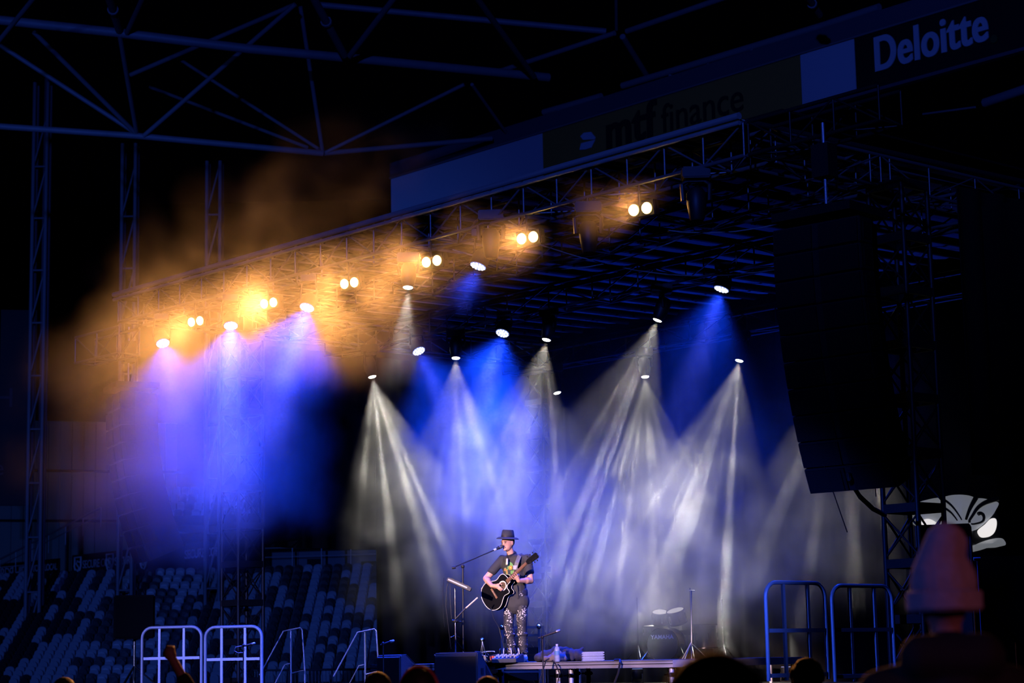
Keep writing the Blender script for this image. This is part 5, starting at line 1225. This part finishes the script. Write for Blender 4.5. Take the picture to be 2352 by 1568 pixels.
# --- right wing: stacked cabinets, inflatable, rails
b0 = on(2101, 1205, 24.6, 0); zt = b0.z
p_ = atY(2101, 1205, 24.6); t = empty('cabinet_stand', V((p_.x, p_.y, 0)), -.25, 'black platform under the stacked cabinets by the near tower', 'platform'); slab('top_board', (.3, .3, 1.42), (1.0, .9, .04), drape_m, t)
for x in (-.15, .75):
    for y in (-.1, .7): bar('leg', (x, y, ZS + .002), (x, y, 1.4), .03, blackmetal, t)
zz = 1.44; hcab = (p_.z - zz) / 2
for k, lab in enumerate(('lower of two stacked side-fill cabinets by the near tower', 'upper of two stacked side-fill cabinets by the near tower')):
    t = empty('side_fill_speaker', V((p_.x, p_.y, zz + hcab * k)), -.25, lab, 'speaker', 'stacked side-fill cabinets')
    MB().box((.33, .3, hcab / 2), (.66, .6, hcab - .006)).build('cabinet', blue_grey, t, bevel=.012); slab('grille', (.33, -.008, hcab / 2), (.6, .016, hcab * .88), grille_m, t)
    slab('handle_recess', (-.004, .3, hcab / 2), (.012, .16, hcab * .42), blk, t); slab('handle_bar', (-.012, .3, hcab * .5), (.01, .03, hcab * .3), blackmetal, t)
b0 = on(2068, 1330, 24.9, 0); 
# inflatable: white bowl-topped figure with dark scrolls and two lit oval eyes
ip = atY(2196, 1215, 37.0); sc_ = 37.0 / FPX; t = empty('inflatable', V((ip.x, ip.y, 0)), 0, 'white inflatable with dark scrolls and glowing oval eyes behind the wing', 'inflatable')
ivory = mat('inflatable_white', (.62, .64, .68), .5, 0, .06, 2, emit=(.62, .66, .72), estr=.20); ink = mat('inflatable_black', (.01, .013, .014), .6, 0, .1); glow = mat('lit_eye', (.9, .9, .9), .4, 0, .02, emit=(1, .95, .92), estr=.85)
def ibulge(px, py):   # point on the bulged front of the figure
    x = (px - 2196) * sc_; z = atY(px, py, 37).z; return V((x, -.55 * math.cos(max(-1.4, min(1.4, x / .95 * 1.2))), z))
def ipoly(name, pts, m, off=0, th=.1, par=t):
    f_ = [ibulge(*p) + V((0, -off, 0)) for p in smooth_poly(pts, 4)]; n_ = len(f_); cen = sum(f_, V((0, 0, 0))) / n_; cen.y = min(p.y for p in f_) ; bk = [p + V((0, th, 0)) for p in f_]
    b = MB(); b.add(f_ + bk + [cen], [(i, (i + 1) % n_, 2 * n_) for i in range(n_)] + [tuple(range(2 * n_ - 1, n_ - 1, -1))] + [(i, n_ + i, n_ + (i + 1) % n_, (i + 1) % n_) for i in range(n_)]); return b.build(name, m, par)
ipoly('crown', [(2156, 1146), (2175, 1142), (2195, 1141), (2215, 1143), (2231, 1148), (2250, 1149), (2272, 1153), (2287, 1158), (2280, 1172), (2266, 1190), (2240, 1212), (2222, 1222), (2196, 1226), (2170, 1224), (2146, 1216), (2120, 1205), (2104, 1190), (2102, 1160), (2128, 1150)], ivory, 0, .9)
ipoly('lower_body', [(2222, 1222), (2240, 1212), (2266, 1190), (2282, 1180), (2289, 1205), (2286, 1232), (2270, 1244), (2245, 1250), (2226, 1254), (2216, 1240)], ink, -.04, .8)
ipoly('collar', [(2222, 1256), (2250, 1244), (2280, 1238), (2294, 1241), (2297, 1254), (2262, 1258), (2226, 1268)], ivory, .02, .6)
ipoly('glowing_eye', [(2230, 1222), (2248, 1208), (2263, 1195), (2275, 1195), (2277, 1207), (2271, 1224), (2258, 1235), (2240, 1238), (2232, 1233)], glow, .06, .05)
ipoly('glowing_eye', [(2108, 1204), (2114, 1196), (2126, 1196), (2138, 1204), (2143, 1214), (2116, 1214)], glow, .06, .05)
for pts, r in ((((2231, 1148), (2222, 1160), (2212, 1178), (2205, 1197)), .05), (((2282, 1152), (2258, 1156), (2236, 1168), (2222, 1185), (2214, 1202)), .05), (((2233, 1185), (2243, 1184), (2247, 1192), (2243, 1201), (2230, 1206), (2216, 1206)), .035), (((2156, 1153), (2170, 1162), (2184, 1180), (2193, 1198)), .025), (((2158, 1172), (2172, 1182), (2184, 1200)), .025)):
    pts = smooth_poly(pts, 5)[:5 * (len(pts) - 1) + 1]
    MB().tube([ibulge(*p) + V((0, -.02, 0)) for p in pts], [r * (1 - .6 * k / (len(pts) - 1)) for k in range(len(pts))], 8).build('scroll', ink, t, smooth=True)
slab('plinth', (.6, .2, (ip.z - .2) / 2 - .15), (1.9, 1.2, max(.3, ip.z - .55)), drape_m, t)
b0 = on(2335, 1560, 19.5, 0); t = empty('ramp_rail', b0, 0, 'blue-lit sloping ramp rail at the right edge', 'handrail'); T = lambda x, y: atY(x, y, 19.5) - b0
bar('rail', T(2236, 1366), T(2390, 1530), .02, white_paint, t); a = T(2336, 1472); bar('post', V((a.x, a.y, 0)), a, .02, white_paint, t); a = T(2240, 1370); bar('post', V((a.x, a.y, 0)), a, .02, white_paint, t)
b0 = on(2246, 1290, 26, 0); t = empty('bracket_post', b0, 0, 'short blue-lit bracket on a post right of the stacked cabinets', 'bracket'); T = lambda x, y: atY(x, y, 26) - b0
a = T(2247, 1284); bar('post', V((a.x, a.y, 0)), a, .022, white_paint, t); bar('arm', T(2226, 1284), T(2252, 1283), .022, white_paint, t)
